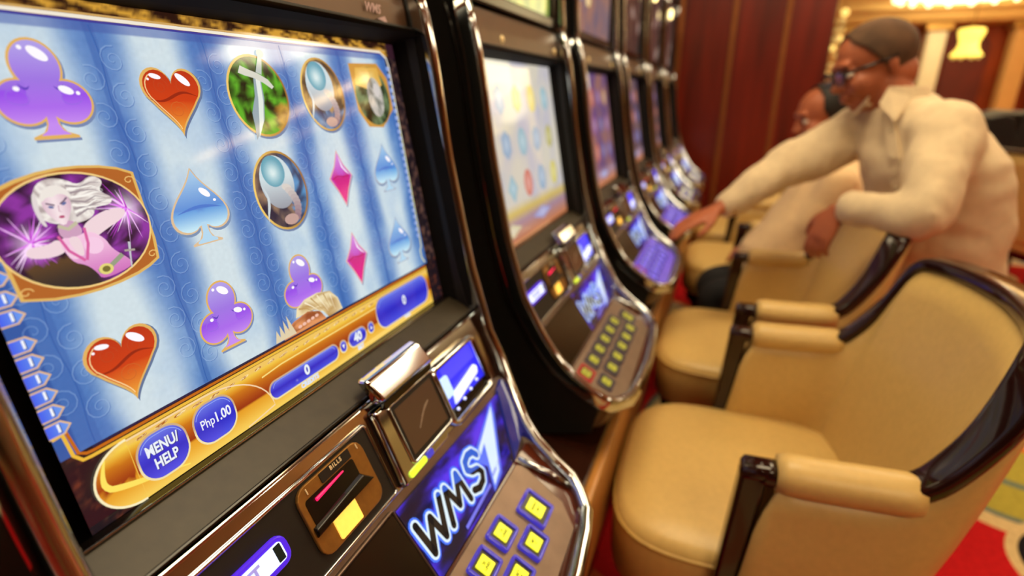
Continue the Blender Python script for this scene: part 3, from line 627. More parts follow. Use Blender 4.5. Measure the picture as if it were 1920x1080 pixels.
def reel_bg(a, b, cols_):
    # distance to the nearest reel centre
    d = min(abs(a - c) for c in cols_); t = d / 42.0
    n = noise.fractal(V((a * .02, b * .02, 1.7)), 1, 2, 4)
    w_ = .30 + .10 * n + .05 * math.sin(b * .04 + a * .01)
    k = max(0, min(1, (t - w_) / .62)); k = k * k * (3 - 2 * k)
    base = mix((208, 224, 230), (68, 114, 184), k * .95)
    base = mix(base, (150, 182, 218), max(0, .5 * n + .1))
    n2 = noise.noise(V((a * .35, b * .35, 5)))
    base = tuple(max(0, min(255, x + 6 * n2)) for x in base)
    if t > .93: base = mix(base, (58, 100, 172), .55)
    if b > 148: base = mix(base, (60, 84, 160), .5)
    if a < -226: base = mix(base, (34, 74, 150), .6)
    return base
def make_screen_one(t):
    sc = MB(); sc.add([S(-237, -160, -1), S(237, -160, -1), S(237, 167, -1), S(-237, 167, -1), S(-237, -160, -6), S(237, -160, -6), S(237, 167, -6), S(-237, 167, -6)], [(0, 1, 2, 3), (7, 6, 5, 4), (0, 4, 5, 1), (1, 5, 6, 2), (2, 6, 7, 3), (3, 7, 4, 0)])
    sc = sc.build('main_screen', BLACKG, t, label='lit video reel screen')
    # border picture
    def border(a, b):
        if b > 150:
            return nzc(a * .55 + b * .4, b * 1.3, .11, (44, 22, 14), (214, 158, 56), .22 - (b - 154) * .035 + (.05 if a > -60 else 0)) if a < 222 else (52, 26, 38)
        if b < -105: return nzc(a * 1.3, b * 2, .09, (26, 16, 24), (110, 52, 34), -.42)
        return nzc(a, b, .12, (26, 18, 26), (96, 66, 56), -.18)
    def grid(x0, x1, y0, y1, nx, ny, f, h):
        vs = []; cs = []; fs = []
        for j in range(ny + 1):
            for i in range(nx + 1):
                a = x0 + (x1 - x0) * i / nx; b = y0 + (y1 - y0) * j / ny; vs.append(S(a, b, h)); cs.append(lin(f(a, b)))
        for j in range(ny):
            for i in range(nx): k = j * (nx + 1) + i; fs.append((k, k + 1, k + nx + 2, k + nx + 1))
        return vs, fs, cs
    art('border_picture', [grid(-237, 237, -160, 167, 230, 150, border, -.8)], sc)
    CX = [-173, -88, -2, 82, 165]
    art('reel_backdrop', [grid(-237, 213, -106, 154, 330, 190, lambda a, b: reel_bg(a, b, CX), -.3)], sc, 'pale blue draped reel background')
    # swirls on the folds
    sw = []
    for c0 in (-130, -45, 40, 124, -215):
        for j in range(11):
            y0 = 142 - 24 * j
            for sg in (-1, 1):
                pts = []
                for k in range(22):
                    q = k / 21; r = 8.5 * (1 - q) + .8; an = sg * (q * 10.5) + (1.3 if sg > 0 else 1.9); pts.append((c0 + sg * 9 + r * math.cos(an), y0 - 11 * (sg > 0) + r * math.sin(an)))
                if all(-237 < p[0] < 212 and -104 < p[1] < 150 for p in pts):
                    sw.append(ribbon(pts, lambda t: .9 - .4 * t, lambda a, b: mix(reel_bg(a, b, CX), (168, 192, 226), .38), -.05))
                    sw.append(ribbon([(a + .5, b - .6) for a, b in pts], lambda t: .7 - .3 * t, lambda a, b: mix(reel_bg(a, b, CX), (40, 84, 160), .35), -.08))
        sw.append(ribbon([(c0 + 1.2 * math.sin(k * .4), 152 - 257 * k / 60) for k in range(61)], .8, lambda a, b: mix(reel_bg(a, b, CX), (40, 84, 160), .55), -.06))
    o = art('fold_ornament', sw, sc); o['kind'] = 'stuff'
    # window frame lines
    fr = [ribbon([(-237, 156.5), (205, 156.5), (216, 150), (218, 140), (213, 20), (209, -60), (207, -82), (203, -86), (203, -96), (208, -104)], 2.4, lambda a, b: (240, 232, 214) if b > 120 else mix((212, 196, 90), (226, 232, 200), .3 + .5 * math.sin(b * .05)), .3),
          ribbon([(-237, 158.6), (216, 158.6)], 1.4, (206, 164, 96), .25), ribbon([(-237, 154.3), (206, 154.3)], 1.6, (60, 62, 150), .28)]
    fr += [ribbon([(-237, -88.5), (-229, -88.5), (-227, -106), (-223, -108.6), (-219, -109), (208, -109)], 2.0, (196, 104, 20), .3), ribbon([(-237, -91), (-231, -91), (-230, -106), (-226, -111.5), (-221, -112), (208, -112)], 2.2, (238, 186, 60), .32), ribbon([(-219, -106.6), (207, -106.6)], 1.5, (26, 30, 70), .28)]
    art('reel_frame', fr, sc)
    # right-hand column of small line markers
    mk_ = []
    for j in range(26):
        y = 138 - 8.2 * j
        if -82 < y: mk_.append(fan_mesh(ell(214.5 - (138 - y) * .045, y, 3.4, 2.9, 10), (214.5 - (138 - y) * .045, y), lambda a, b: (150, 170, 222), .35))
    art('right_line_markers', mk_, sc)
    # symbols
    s = 1.0
    sym_club(-171, 109, 1.0, sc); sym_heart(-84, 104, 1.0, sc); sym_sword(0, 107, sc); sym_orb(86, 108, sc, True); sym_warrior(172, 107, sc)
    sym_spade(-92, 23, 1.0, sc); sym_orb(-4, 24, sc, False); sym_diamond(82, 24, 1.0, sc); sym_spade(166, 23, .95, sc, True)
    sym_heart(-182, -66, 1.0, sc); sym_club(-99, -64, .94, sc); sym_club(-10, -66, .94, sc); sym_diamond(76, -62, 1.0, sc); sym_spade(161, -64, .95, sc, True)
    # bearded face peeping over the lower edge
    hair = lambda a, b: nzc(a * 3, b, .12, (176, 132, 70), (240, 224, 180), .15)
    fp = [fan_mesh([(-26, -84), (-14, -79), (4, -78), (22, -82), (31, -92), (34, -105), (12, -106), (6, -98), (-6, -92), (-30, -92)], (10, -90), hair, 1.0, (0, .3, .55, .8, 1.0)),
          fan_mesh([(-44, -98), (-34, -94), (-14, -91), (2, -96), (8, -106), (-50, -106)], (-20, -100), lambda a, b: nzc(a, b, .15, (150, 74, 40), (226, 150, 96), .1), 1.2)]
    for k in range(6): fp.append(ribbon([(-24 + 9 * k, -80 - (k - 2.5) ** 2 * .8), (-14 + 7 * k, -88), (-2 + 5 * k, -97 - k)], lambda t: 1.4 * (1 - t) + .2, (248, 236, 204) if k % 2 else (190, 150, 86), 1.25))
    for k in range(4): fp.append(poly_mesh([([(-60 + 6 * k, -105), (-52 + 6 * k, -105), (-56 + 5 * k, -94 + 3 * k)], (222, 206, 170), 1.3)]))
    for k in range(5): fp.append(fan_mesh(ell(-28 + 6 * k, -101 + .6 * k, 2.6, 1.6, 10), (-28 + 6 * k, -101 + .6 * k), lambda a, b: (240, 190, 170), 1.35))
    art('hairy_creature_picture', fp, sc)
    # sorceress picture
    def pbg(a, b):
        if b < 12 and -215 < a < -178: return mix((92, 66, 40), (48, 42, 40), abs(b - 10) / 14)
        d1 = math.hypot(a + 147, b - 34); d2 = math.hypot(a + 208, b - 24)
        c = nzc(a, b, .09, (36, 16, 36), (142, 52, 160), .02)
        c = mix((255, 236, 255), c, min(1, d1 / 15)) if d1 < 15 else c
        c = mix((252, 214, 255), c, min(1, d2 / 13)) if d2 < 13 else c
        return c
    fr_ = [poly_mesh([([(-226, 52), (-216, 57), (-205, 61), (-192, 64), (-180, 65.3), (-168, 65.3), (-155, 64), (-144, 61.5), (-134, 57), (-134, 10), (-136, -4), (-144, -8), (-154, -11), (-167, -13), (-180, -14), (-193, -13.7), (-207, -12), (-224, -7)], (224, 180, 96), .8)]),
           poly_mesh([([(-224, 50.5), (-215, 55), (-204, 59), (-192, 62), (-180, 63.5), (-168, 63.6), (-155, 62.3), (-144, 59.8), (-136, 56), (-136, 12), (-138, -3), (-145, -6.3), (-154, -9), (-167, -11.2), (-180, -12.2), (-193, -12), (-207, -10.2), (-222, -6)], (178, 100, 40), .9)]),
           fan_mesh(ell(-180, 26, 46.6, 36.5, 44), (-180, 26), lambda a, b: (242, 206, 130), .95), fan_mesh(ell(-180, 26, 45.4, 35.2, 44), (-180, 26), pbg, 1.05, [i / 22 for i in range(23)])]
    def inside(p): return ((p[0] + 180) / 45.4) ** 2 + ((p[1] - 26) / 35.2) ** 2 < 1
    def spark(cx, cy, r, n, seed):
        random.seed(seed); out = []
        for k in range(n):
            a = random.uniform(0, 6.28); l = r * random.uniform(.4, 1.0); q = (cx + math.cos(a) * l, cy + math.sin(a) * l)
            if inside(q): out.append(ribbon([(cx, cy), ((cx + q[0]) / 2, (cy + q[1]) / 2), q], lambda t: 1.2 * (1 - t) + .1, random.choice([(255, 220, 255), (226, 120, 240), (190, 60, 200), (250, 190, 255)]), 1.12 + .005 * k))
        return out
    fr_ += spark(-147, 34, 24, 46, 3) + spark(-208, 24, 20, 40, 5)
    skin = (240, 214, 220); skin2 = (206, 160, 190); dress = (222, 130, 200); silver = (226, 216, 214)
    H = -196 + 14   # head centre column
    hx, hy = -187.5, 42
    def pm(pts, c, h): return poly_mesh([(ck(pts), c, h)])
    fr_ += [
        fan_mesh(ck([(hx - 9, hy + 14), (hx, hy + 18), (hx + 9, hy + 16), (hx + 16, hy + 11), (hx + 25, hy + 17), (hx + 32, hy + 12), (hx + 26, hy + 6), (hx + 34, hy + 1), (hx + 31, hy - 4), (hx + 21, hy - 3), (hx + 18, hy - 10), (hx + 5, hy - 12), (hx - 10, hy - 8), (hx - 13, hy + 2)]), (hx + 8, hy + 3), lambda a, b: nzc(a, b * 3, .2, (176, 160, 158), (246, 240, 232), .12), 1.5, (0, .3, .6, .85, 1)),
        pm([(hx - 4, hy - 10), (hx + 5, hy - 8), (hx + 10, hy - 17), (hx + 2, hy - 22), (hx - 5, hy - 18)], skin2, 1.55),
        # far arm to the right, near arm to the left
        pm([(hx + 8, hy - 15), (hx + 18, hy - 9), (hx + 30, hy - 6), (hx + 40, hy - 8), (hx + 36, hy - 14), (hx + 22, hy - 19), (hx + 12, hy - 24)], skin, 1.58),
        pm([(hx - 6, hy - 18), (hx - 13, hy - 21), (hx - 24, hy - 20), (hx - 26, hy - 26), (hx - 14, hy - 29), (hx - 3, hy - 27)], skin, 1.58),
        # torso and dress
        fan_mesh(ck([(hx - 7, hy - 18), (hx + 3, hy - 20), (hx + 12, hy - 17), (hx + 20, hy - 24), (hx + 22, hy - 32), (hx + 30, hy - 40), (hx + 33, hy - 46), (hx + 10, hy - 50), (hx + 8, hy - 44), (hx + 4, hy - 38), (hx - 4, hy - 34)]), (hx + 10, hy - 32), lambda a, b: mix((246, 200, 226), (206, 110, 186), (hy - 22 - b) / 26), 1.65, (0, .3, .6, 1)),
        pm([(hx - 2, hy - 19), (hx + 6, hy - 19), (hx + 5, hy - 33), (hx + 1, hy - 30)], skin, 1.7),
        ribbon([(hx - 6, hy - 17), (hx - 3, hy - 27), (hx + 4, hy - 35)], 1.8, (216, 96, 160), 1.75), ribbon([(hx + 10, hy - 15), (hx + 9, hy - 25), (hx + 5, hy - 35)], 1.8, (216, 96, 160), 1.75),
        fan_mesh(ell(hx - .5, hy - 28, 4.3, 5, 16, 10), (hx - 1, hy - 27), lambda a, b: (244, 204, 226), 1.68), fan_mesh(ell(hx + 12, hy - 27, 6, 5.6, 16), (hx + 12, hy - 26), lambda a, b: (246, 204, 230), 1.68),
        ribbon([(hx + 9, hy - 44), (hx + 18, hy - 42), (hx + 27, hy - 37)], 3.0, (150, 158, 130), 1.85), fan_mesh(ell(hx + 14, hy - 43.5, 4.6, 3.6, 16), (hx + 14, hy - 43.5), lambda a, b: (226, 214, 120), 1.9), fan_mesh(ell(hx + 14, hy - 43.5, 2.6, 2, 12), (hx + 14, hy - 43.5), lambda a, b: (120, 110, 50), 1.95),
        ribbon([(hx + 34, hy - 30), (hx + 32, hy - 38), (hx + 30, hy - 47)], lambda t: 1.8 - t, (196, 196, 204), 1.95), ribbon([(hx + 29, hy - 35), (hx + 36, hy - 36)], 1.4, (170, 160, 150), 1.97),
        ribbon([(hx - 4, hy - 11), (hx + 1, hy - 14), (hx + 7, hy - 11)], 2.2, (196, 190, 160), 1.9),
        # face
        fan_mesh(ck([(hx - 8, hy + 7), (hx - 1, hy + 10), (hx + 7, hy + 7), (hx + 8, hy), (hx + 4, hy - 7), (hx, hy - 12), (hx - 4, hy - 8), (hx - 8, hy - 1)], 1), (hx, hy), lambda a, b: mix((248, 230, 232), (216, 178, 196), abs(a - hx + 1) / 9), 2.0),
        pm([(hx - 9, hy + 3), (hx - 7, hy + 10), (hx, hy + 14), (hx + 8, hy + 11), (hx + 10, hy + 2), (hx + 6, hy + 7), (hx + 2, hy + 8), (hx - 1, hy + 6), (hx - 4, hy + 7)], (238, 230, 222), 2.1),
        ribbon([(hx - 6, hy + 3.2), (hx - 3.6, hy + 2.2), (hx - 1.6, hy + 1.4)], 1.0, (120, 100, 120), 2.15), ribbon([(hx + 6.4, hy + 5), (hx + 4, hy + 3), (hx + 1.6, hy + 1.6)], 1.0, (120, 100, 120), 2.15),
        fan_mesh(ell(hx - 3.8, hy + .6, 1.6, .8, 10, -15), (hx - 3.8, hy + .6), lambda a, b: (96, 110, 160), 2.15), fan_mesh(ell(hx + 3.8, hy + 1.6, 1.6, .8, 10, 25), (hx + 3.8, hy + 1.6), lambda a, b: (96, 110, 160), 2.15),
        ribbon([(hx + .3, hy + 1), (hx - .3, hy - 2.5), (hx + .8, hy - 3)], .5, (196, 150, 170), 2.15), fan_mesh(ell(hx, hy - 6, 1.7, .9, 10), (hx, hy - 6), lambda a, b: (186, 84, 120), 2.15),
        pm([(hx - 9, hy + 8), (hx - 11, hy - 2), (hx - 9, hy - 11), (hx - 12, hy - 9), (hx - 13.5, hy + 2), (hx - 11, hy + 11)], silver, 2.12)]
    for k in range(9):
        fr_.append(ribbon([(hx + 8, hy + 12 - 2.4 * k), (hx + 16, hy + 10 - 2 * k + 2 * math.sin(k)), (hx + 23, hy + 12 - 2.2 * k), (hx + 29, hy + 9 - 1.8 * k + 2 * math.cos(k * 2))], lambda t: 1.2 * (1 - t) + .2, (252, 248, 240) if k % 2 else (160, 146, 150), 2.05))
    for (a, b) in ((-222, 50), (-139, 52), (-220, -3), (-140, 0)):
        fr_.append(ribbon([(a + 4 * math.cos(k * .7) * (1 - k / 12), b + 3 * math.sin(k * .7) * (1 - k / 12)) for k in range(10)], .7, (236, 190, 110), 1.2))
    art('sorceress_picture', fr_, sc)
    # numbered line badges at the left edge
    for k, y in enumerate((42, 31, 20, 9, -3, -14, -31, -42, -53, -64, -75, -86)):
        cx = -231 - (k * .1); hexp = [(cx - 6, y + 4.7), (cx + 3, y + 4.7), (cx + 8, y), (cx + 3, y - 4.7), (cx - 6, y - 4.7)]
        hin = [(cx - 6, y + 3.7), (cx + 2.4, y + 3.7), (cx + 6.4, y), (cx + 2.4, y - 3.7), (cx - 6, y - 3.7)]
        v1, f1 = text_mesh('1', .0066, .0004)
        tx = ([S(cx + .6 + x * 1000, y + .1 + yy * 1000, 1.0) for x, yy, z in v1], f1, [lin((246, 248, 255))] * len(v1))
        tx2 = ([S(cx + 1.1 + x * 1000, y - .4 + yy * 1000, .9) for x, yy, z in v1], f1, [lin((30, 40, 90))] * len(v1))
        art('line_badge', [poly_mesh([(hexp, (226, 184, 140), .6), (hin, lambda a, b, cx=cx: mix((60, 84, 236), (110, 160, 236), (a - cx + 8) / 14), .75)]), tx2, tx], sc)
    # golden control bar
    def barc(a, b):
        v = (-112 - b) / 46.0
        if v < .12: return (240, 196, 96)
        if v < .3: return mix((248, 214, 80), (214, 130, 24), (v - .12) / .18)
        if v < .62: return mix((206, 120, 22), (150, 44, 8), (v - .3) / .32)
        return mix((226, 150, 30), (248, 206, 90), (v - .62) / .38)
    def grid_mask(x0, x1, y0, y1, nx, ny, f, h): return grid(x0, x1, y0, y1, nx, ny, f, h)
    bar = [grid_mask(-200, 208, -159.5, -113.5, 60, 24, barc, .3)]
    cap = [(-200, -113.5)] + [(-200 - 27 * math.sin(a), -136.5 + 23 * math.cos(a)) for a in [math.pi * k / 16 for k in range(17)]] + [(-200, -159.5)]
    bar.append(fan_mesh(cap, (-201, -136), barc, .31, (0, .2, .4, .6, .8, 1)))
    bar.append(ribbon([(-200 - 27 * math.sin(a), -136.5 + 23 * math.cos(a)) for a in [math.pi * k / 20 for k in range(21)]], 1.6, (250, 238, 190), .5))
    bar.append(ribbon([(-216 - 5 * math.sin(k * .26) + .0 * k + max(0, k - 6) ** 1.6 * .62, -119 - 2.5 * k + max(0, k - 8) * 1.2) for k in range(22)], lambda t: 1.2 + 3 * math.sin(math.pi * min(1, t * 1.1)), lambda a, b: (252, 226, 96), .45))
    bar.append(ribbon([(-200, -114.5), (-140, -114.5)] + [(-140 + 61 * math.sin(k * .13), -155 + 40.5 * math.cos(k * .13)) for k in range(1, 13)] + [(-110, -158.5)], 1.1, (246, 214, 170), .5))
    bar.append(ribbon([(-84, -126), (-60, -124), (60, -124), (88, -124), (88, -134)], 1.2, (250, 226, 130), .46))
    for k in range(26): bar.append(fan_mesh(ell(-190 + 15 * k, -117.5 + .8 * math.sin(k), 4 + 2 * random.random(), 1.1, 8, 8), (-190 + 15 * k, -117.5), lambda a, b: random.choice([(252, 226, 160), (176, 100, 30)]), .42))
    art('gold_control_bar', bar, sc)
    def pill(name, cx, cy, w_, h_, words=None, size=8, tri=None, bold=.0005, caption=None, capsize=6.2, xs=1.0):
        r = min(w_, h_) * (.5 * .98 if h_ < 20 else .42)
        out = [(cx + a, cy + b) for a, b in rrect(w_ + 3, h_ + 3, r + 1.4, 8)]; inn_ = [(cx + a, cy + b) for a, b in rrect(w_, h_, r, 8)]
        f = lambda a, b: mix((44, 40, 200), (104, 120, 228), (b - cy) / (h_ * .5)) if b > cy else mix((40, 34, 190), (76, 84, 226), (cy - b) / (h_ * .5))
        pr = [fan_mesh(out, (cx, cy), lambda a, b: (206, 172, 130) if b > cy else (240, 224, 170), .6), fan_mesh(inn_, (cx, cy), f, .75)]
        pr.append(ribbon([(cx + a * .93, cy + b * .9) for a, b in rrect(w_, h_, r, 8)][2:16], .5, (150, 170, 250), .85))
        if tri: pr.append(poly_mesh([([(cx - 2.2, cy + 2 * tri), (cx + 2.2, cy + 2 * tri), (cx, cy - 2.4 * tri)], (236, 240, 250), .95)]))
        for j, wd in enumerate(words or []):
            sz = size[j] if isinstance(size, (list, tuple)) else size
            v1, f1 = text_mesh(wd, sz * .001, bold); oy = ((len(words) - 1) / 2 - j) * sz * 1.0
            pr.append(([S(cx + .6 + x * 1000 * xs, cy - .5 + oy + y * 1000, .95) for x, y, z in v1], f1, [lin((24, 22, 110))] * len(v1)))
            pr.append(([S(cx + x * 1000 * xs, cy + oy + y * 1000, 1.05) for x, y, z in v1], f1, [lin((236, 242, 250))] * len(v1)))
        if caption:
            v1, f1 = text_mesh(caption[0], capsize * .001, .0004)
            pr.append(([S(caption[1] + x * 1000, caption[2] + y * 1000, 1.1) for x, y, z in v1], f1, [lin((214, 228, 250))] * len(v1)))
        return art(name, pr, sc)
    pill('menu_help_button', -179.5, -136, 36, 33, ['MENU/', 'HELP'], 11.0, bold=.00035, xs=.74)
    pill('denomination_button', -135.5, -136, 36, 31, None)
    for wd, sz, dx, bo in (('Php', 10.4, -7.4, .0001), ('1.00', 11.4, 6.6, .0003)):
        v1, f1 = text_mesh(wd, sz * .001, bo); art('lettering', [([S(-135.5 + dx + x * 800, -135 + y * 1000, 1.1) for x, y, z in v1], f1, [lin((238, 240, 250))] * len(v1))], sc)
    pill('credits_meter', -34, -143, 92, 15, ['0'], 13, bold=.0006, caption=('CREDITS', -34, -154.5))
    pill('bet_down_button', 21.5, -143, 8.5, 11, tri=1); pill('bet_meter', 46, -142.5, 29, 15, ['40'], 13, bold=.0007, caption=('BET', 47, -154.5)); pill('bet_up_button', 71, -141.5, 8.5, 11, tri=-1)
    pill('win_meter', 143, -134.5, 114, 35, ['0'], 15, bold=.0006, caption=('WIN', 143, -154.5))
    return sc

def make_display_sign(t, size=1.0):
    F = lambda a, b, h=0: F2(a, b, h)
    cor = [(-42, 11), (205, 17), (150, 93), (-42, 93)]
    nx, ny = 60, 24; vs = []; cs = []; fs = []
    for j in range(ny + 1):
        for i in range(nx + 1):
            u, v = i / nx, j / ny; a = (1 - v) * ((1 - u) * cor[0][0] + u * cor[1][0]) + v * ((1 - u) * cor[3][0] + u * cor[2][0]); b = (1 - v) * ((1 - u) * cor[0][1] + u * cor[1][1]) + v * ((1 - u) * cor[3][1] + u * cor[2][1])
            vs.append(F(a, b, 0)); n = noise.fractal(V((a * .012 + b * .03, b * .045 - a * .01, 7)), 1, 2, 4)
            glow = math.exp(-((b - 52) / 22) ** 2) * math.exp(-((a - 50) / 80) ** 2)
            c = mix((14, 10, 70), (52, 34, 214), .55 + 1.3 * n + .35 * glow); c = mix(c, (112, 62, 246), max(0, 1.1 * n + .6 * glow)); c = mix(c, (10, 8, 40), max(0, -1.2 * n + .15 * (abs(u - .5) * 2) ** 3)); cs.append(lin(c))
    for j in range(ny):
        for i in range(nx): k = j * (nx + 1) + i; fs.append((k, k + 1, k + nx + 2, k + nx + 1))
    sg = mk('lit_sign', vs, fs, SCREEN, t, cols=cs, label='blue and violet lit sign with the maker lettering')
    def flat(name, pts, c, h, par=sg):
        tri = geometry.tessellate_polygon([[V((a, b, 0)) for a, b in pts]]); return mk(name, [F(a, b, h) for a, b in pts], [tuple(q) for q in tri], SCREEN, par, cols=[lin(c)] * len(pts))
    flat('swoosh', [(96, 47), (130, 36), (176, 20), (168, 30), (120, 82), (98, 88), (112, 64), (124, 44), (100, 52)][::-1], (226, 244, 255), 1.0)
    flat('swoosh_glow', [(90, 45), (130, 32), (182, 16), (174, 32), (122, 87), (92, 93), (106, 66)][::-1], (96, 120, 250), .6)
    # letters: black lower part, blue upper part of the last letters, white outline, cyan glow
    sl = lambda q: (q[0] + (53 - q[1]) * .22, q[1])
    strokes = [[(-38, 36), (-28, 70), (-15, 43), (-4, 70), (9, 36)], [(12, 70), (22, 37), (34, 63), (48, 37), (55, 70)], [(97, 44), (91, 37), (81, 35), (71, 38), (69, 46), (76, 52), (88, 56), (93, 63), (88, 70), (77, 72), (66, 68)]]
    def stroke_mesh(w_):
        vs_, fs_ = [], []
        for st_ in strokes:
            pts = [sl(q) for q in st_]
            for p0, p1 in zip(pts[:-1], pts[1:]):
                dx, dy = p1[0] - p0[0], p1[1] - p0[1]; l = math.hypot(dx, dy); nx, ny = -dy / l * w_ / 2, dx / l * w_ / 2; k0 = len(vs_)
                vs_ += [(p0[0] + nx, p0[1] + ny), (p0[0] - nx, p0[1] - ny), (p1[0] - nx, p1[1] - ny), (p1[0] + nx, p1[1] + ny)]; fs_.append((k0, k0 + 1, k0 + 2, k0 + 3))
            for p0 in pts:
                k0 = len(vs_); vs_ += [(p0[0] + w_ / 2 * math.cos(math.pi * k / 6), p0[1] + w_ / 2 * math.sin(math.pi * k / 6)) for k in range(12)]; fs_.append(tuple(range(k0, k0 + 12)))
        return [((a - 36) / 1040, (52 - b) / 1000, 0) for a, b in vs_], fs_
    (v1, f1), (v2, f2), (v3, f3) = stroke_mesh(8), stroke_mesh(13.5), stroke_mesh(18)
    for nm, vv, ff, c, h in (('letter_glow', v3, f3, (70, 120, 255), 1.2), ('letter_outline', v2, f2, (228, 246, 255), 1.6), ('lettering', v1, f1, None, 2.0)):
        P_ = [(36 + x * 1040, 52 - y * 1000) for x, y, z in vv]
        cc = [lin(c)] * len(P_) if c else [lin((16, 14, 18) if b > 46 else (52, 96, 206)) for a, b in P_]
        if c: mk(nm, [F(a, b, h) for a, b in P_], ff, SCREEN, sg, cols=cc); continue
        bm = bmesh.new(); vv_ = [bm.verts.new((a, b, 0)) for a, b in P_]
        for q in ff:
            try: bm.faces.new([vv_[i] for i in q])
            except ValueError: pass
        no = V((-.26, 1, 0)).normalized(); cut = V((0, 33, 0))
        bmesh.ops.bisect_plane(bm, geom=bm.verts[:] + bm.edges[:] + bm.faces[:], plane_co=cut, plane_no=no)
        nv = []; nf = []; nc = []
        for fc in bm.faces:
            up_ = (fc.calc_center_median() - cut).dot(no) < 0; k0 = len(nv)
            for v in fc.verts: nv.append(F(v.co.x, v.co.y, h)); nc.append(lin((56, 100, 210) if up_ else (16, 14, 18)))
            nf.append(tuple(range(k0, len(nv))))
        bm.free(); mk(nm, nv, nf, SCREEN, sg, cols=nc)
    flat('slogan_bar', [(22, 84), (22, 88), (92, 84), (92, 80)], (120, 120, 240), 1.0); flat('slogan_bar', [(104, 80), (104, 76), (132, 72), (132, 76)], (120, 120, 240), 1.0)
    # strip right of the sign, blue reflection in chrome painted as colour and glow
    MB().hexa([F(208, 14, -2), F(232, 6, -2), F(214, 80, -2), F(158, 96, -2), F(208, 14, 2), F(230, 8, 3), F(208, 78, 3), F(160, 92, 2)]).build('sign_edge_strip', P('painted_blue_reflection', (40, 44, 110), .1, emi=(30, 40, 120), es=.5, coat=.6), t)
    return sg

def disc_screen(name, parent, pts4, colf, syms, lift=.5, strength=None, nx=26, ny=18, label=None):
    """generic lit picture on a plane given by a mapping function"""
    F, a0, a1, b0, b1 = pts4; vs = []; cs = []; fs = []
    for j in range(ny + 1):
        for i in range(nx + 1):
            a = a0 + (a1 - a0) * i / nx; b = b0 + (b1 - b0) * j / ny; vs.append(F(a, b, 0)); cs.append(lin(colf(a, b)))
    for j in range(ny):
        for i in range(nx): k = j * (nx + 1) + i; fs.append((k, k + 1, k + nx + 2, k + nx + 1))
    o = mk(name, vs, fs, SCREEN, parent, cols=cs, label=label)
    for nm, a, b, ra, rb, c, sides in syms:
        n = sides; P_ = [(a + ra * math.cos(2 * math.pi * k / n + math.pi / 2), b + rb * math.sin(2 * math.pi * k / n + math.pi / 2)) for k in range(n)]
        v = [F(*p, lift) for p in P_] + [F(a, b, lift)]; f = [(k, (k + 1) % n, n) for k in range(n)]
        mk(nm, v, f, SCREEN, o, cols=[lin(c)] * n + [lin(mix(c, (255, 255, 255), .4))])
    return o
def top_map(a, b, h=0): return (-.020 - .00001 * b + h * .001, a * .001, .262 + b * .001)
def make_screens(t, k):
    random.seed(40 + k)
    pals = {1: ((212, 204, 186), (190, 186, 196)), 2: ((150, 104, 96), (96, 70, 120)), 3: ((120, 92, 88), (80, 64, 90)), 4: ((120, 92, 88), (80, 64, 90)), 5: ((120, 92, 88), (80, 64, 90)), 6: ((150, 150, 190), (190, 186, 196))}
    names = {'coin_symbol': 14, 'gem_symbol': 4, 'star_symbol': 6}
    if k > 0:
        c0, c1 = pals[k]
        def cf(a, b):
            c = nzc(a, b, .012, c0, c1, 0)
            if b > 130 and a < 0: c = mix(c, (255, 246, 220), .8)
            if -112 < b < -92 and k == 1: c = (206, 180, 92)
            if b <= -112: c = mix((150, 136, 176), (196, 120, 72), (-112 - b) / 48)
            return c
        sy = []
        for i in range(5):
            for j in range(3):
                a = -172 + 86 * i; b = 100 - 80 * j; nm, sd = random.choice(list(names.items()))
                c = random.choice([(206, 190, 60), (226, 206, 70), (110, 150, 190), (200, 80, 60), (170, 160, 60), (120, 170, 190)]) if k == 1 else random.choice([(196, 90, 60), (130, 80, 150), (200, 150, 90), (70, 70, 160)])
                sy.append((nm, a, b, 24, 27, mix(c, c0, .25), sd))
        sy.append(('meter', 60, -130, 60, 13, (150, 150, 200), 4)); sy.append(('meter', -120, -134, 50, 13, (200, 190, 150), 4))
        disc_screen('main_screen', t, (S, -237, 237, -160, 167), cf, sy, label='lit game screen')
    tops = {0: ((70, 60, 40), (120, 100, 60)), 1: ((70, 120, 70), (190, 190, 90)), 2: ((150, 110, 96), (110, 96, 110)), 3: ((70, 56, 50), (40, 34, 34)), 4: ((70, 56, 50), (40, 34, 34)), 5: ((70, 56, 50), (40, 34, 34)), 6: ((90, 80, 60), (120, 100, 60))}
    c0, c1 = tops[k]
    sy = [(random.choice(['coin_symbol', 'gem_symbol']), random.uniform(-180, 180), random.uniform(20, 300), random.uniform(15, 40), random.uniform(15, 40), random.choice([(226, 206, 60), (60, 130, 150), (190, 70, 50), (226, 190, 120)]) if k < 3 else (110, 80, 66), random.choice([5, 8, 14])) for _ in range(7)]
    disc_screen('top_screen', t, (top_map, -205, 205, 0, 328), lambda a, b: nzc(a, b, .012, c0, c1, .05), sy, label='lit upper picture screen')
def add_panel_print(t, k):
    if k == 0:
        v1, f1 = text_mesh('WMS', .013, .0003, shear=.3)
        m = P('pale_lilac_print', (196, 170, 176), .5)
        F = lambda a, b: (-.0065 + .0005 + (b - .195) * -.14, a, b)
        mk('panel_lettering', [F(.166 + x, .1955 + y) for x, y, z in v1], f1, m, t)
        mk('panel_arrow', [F(.172, .186), F(.192, .183), F(.188, .190)], [(0, 1, 2)], m, t)
    else:
        for y in (-.093, .214):
            MB().ball((-.009, y, .195), (.004, .007, .007), 12, 7).build('panel_stud', P('stud_glow', (214, 190, 140), .3, .4, emi=(200, 170, 110), es=.5), t, smooth=True)

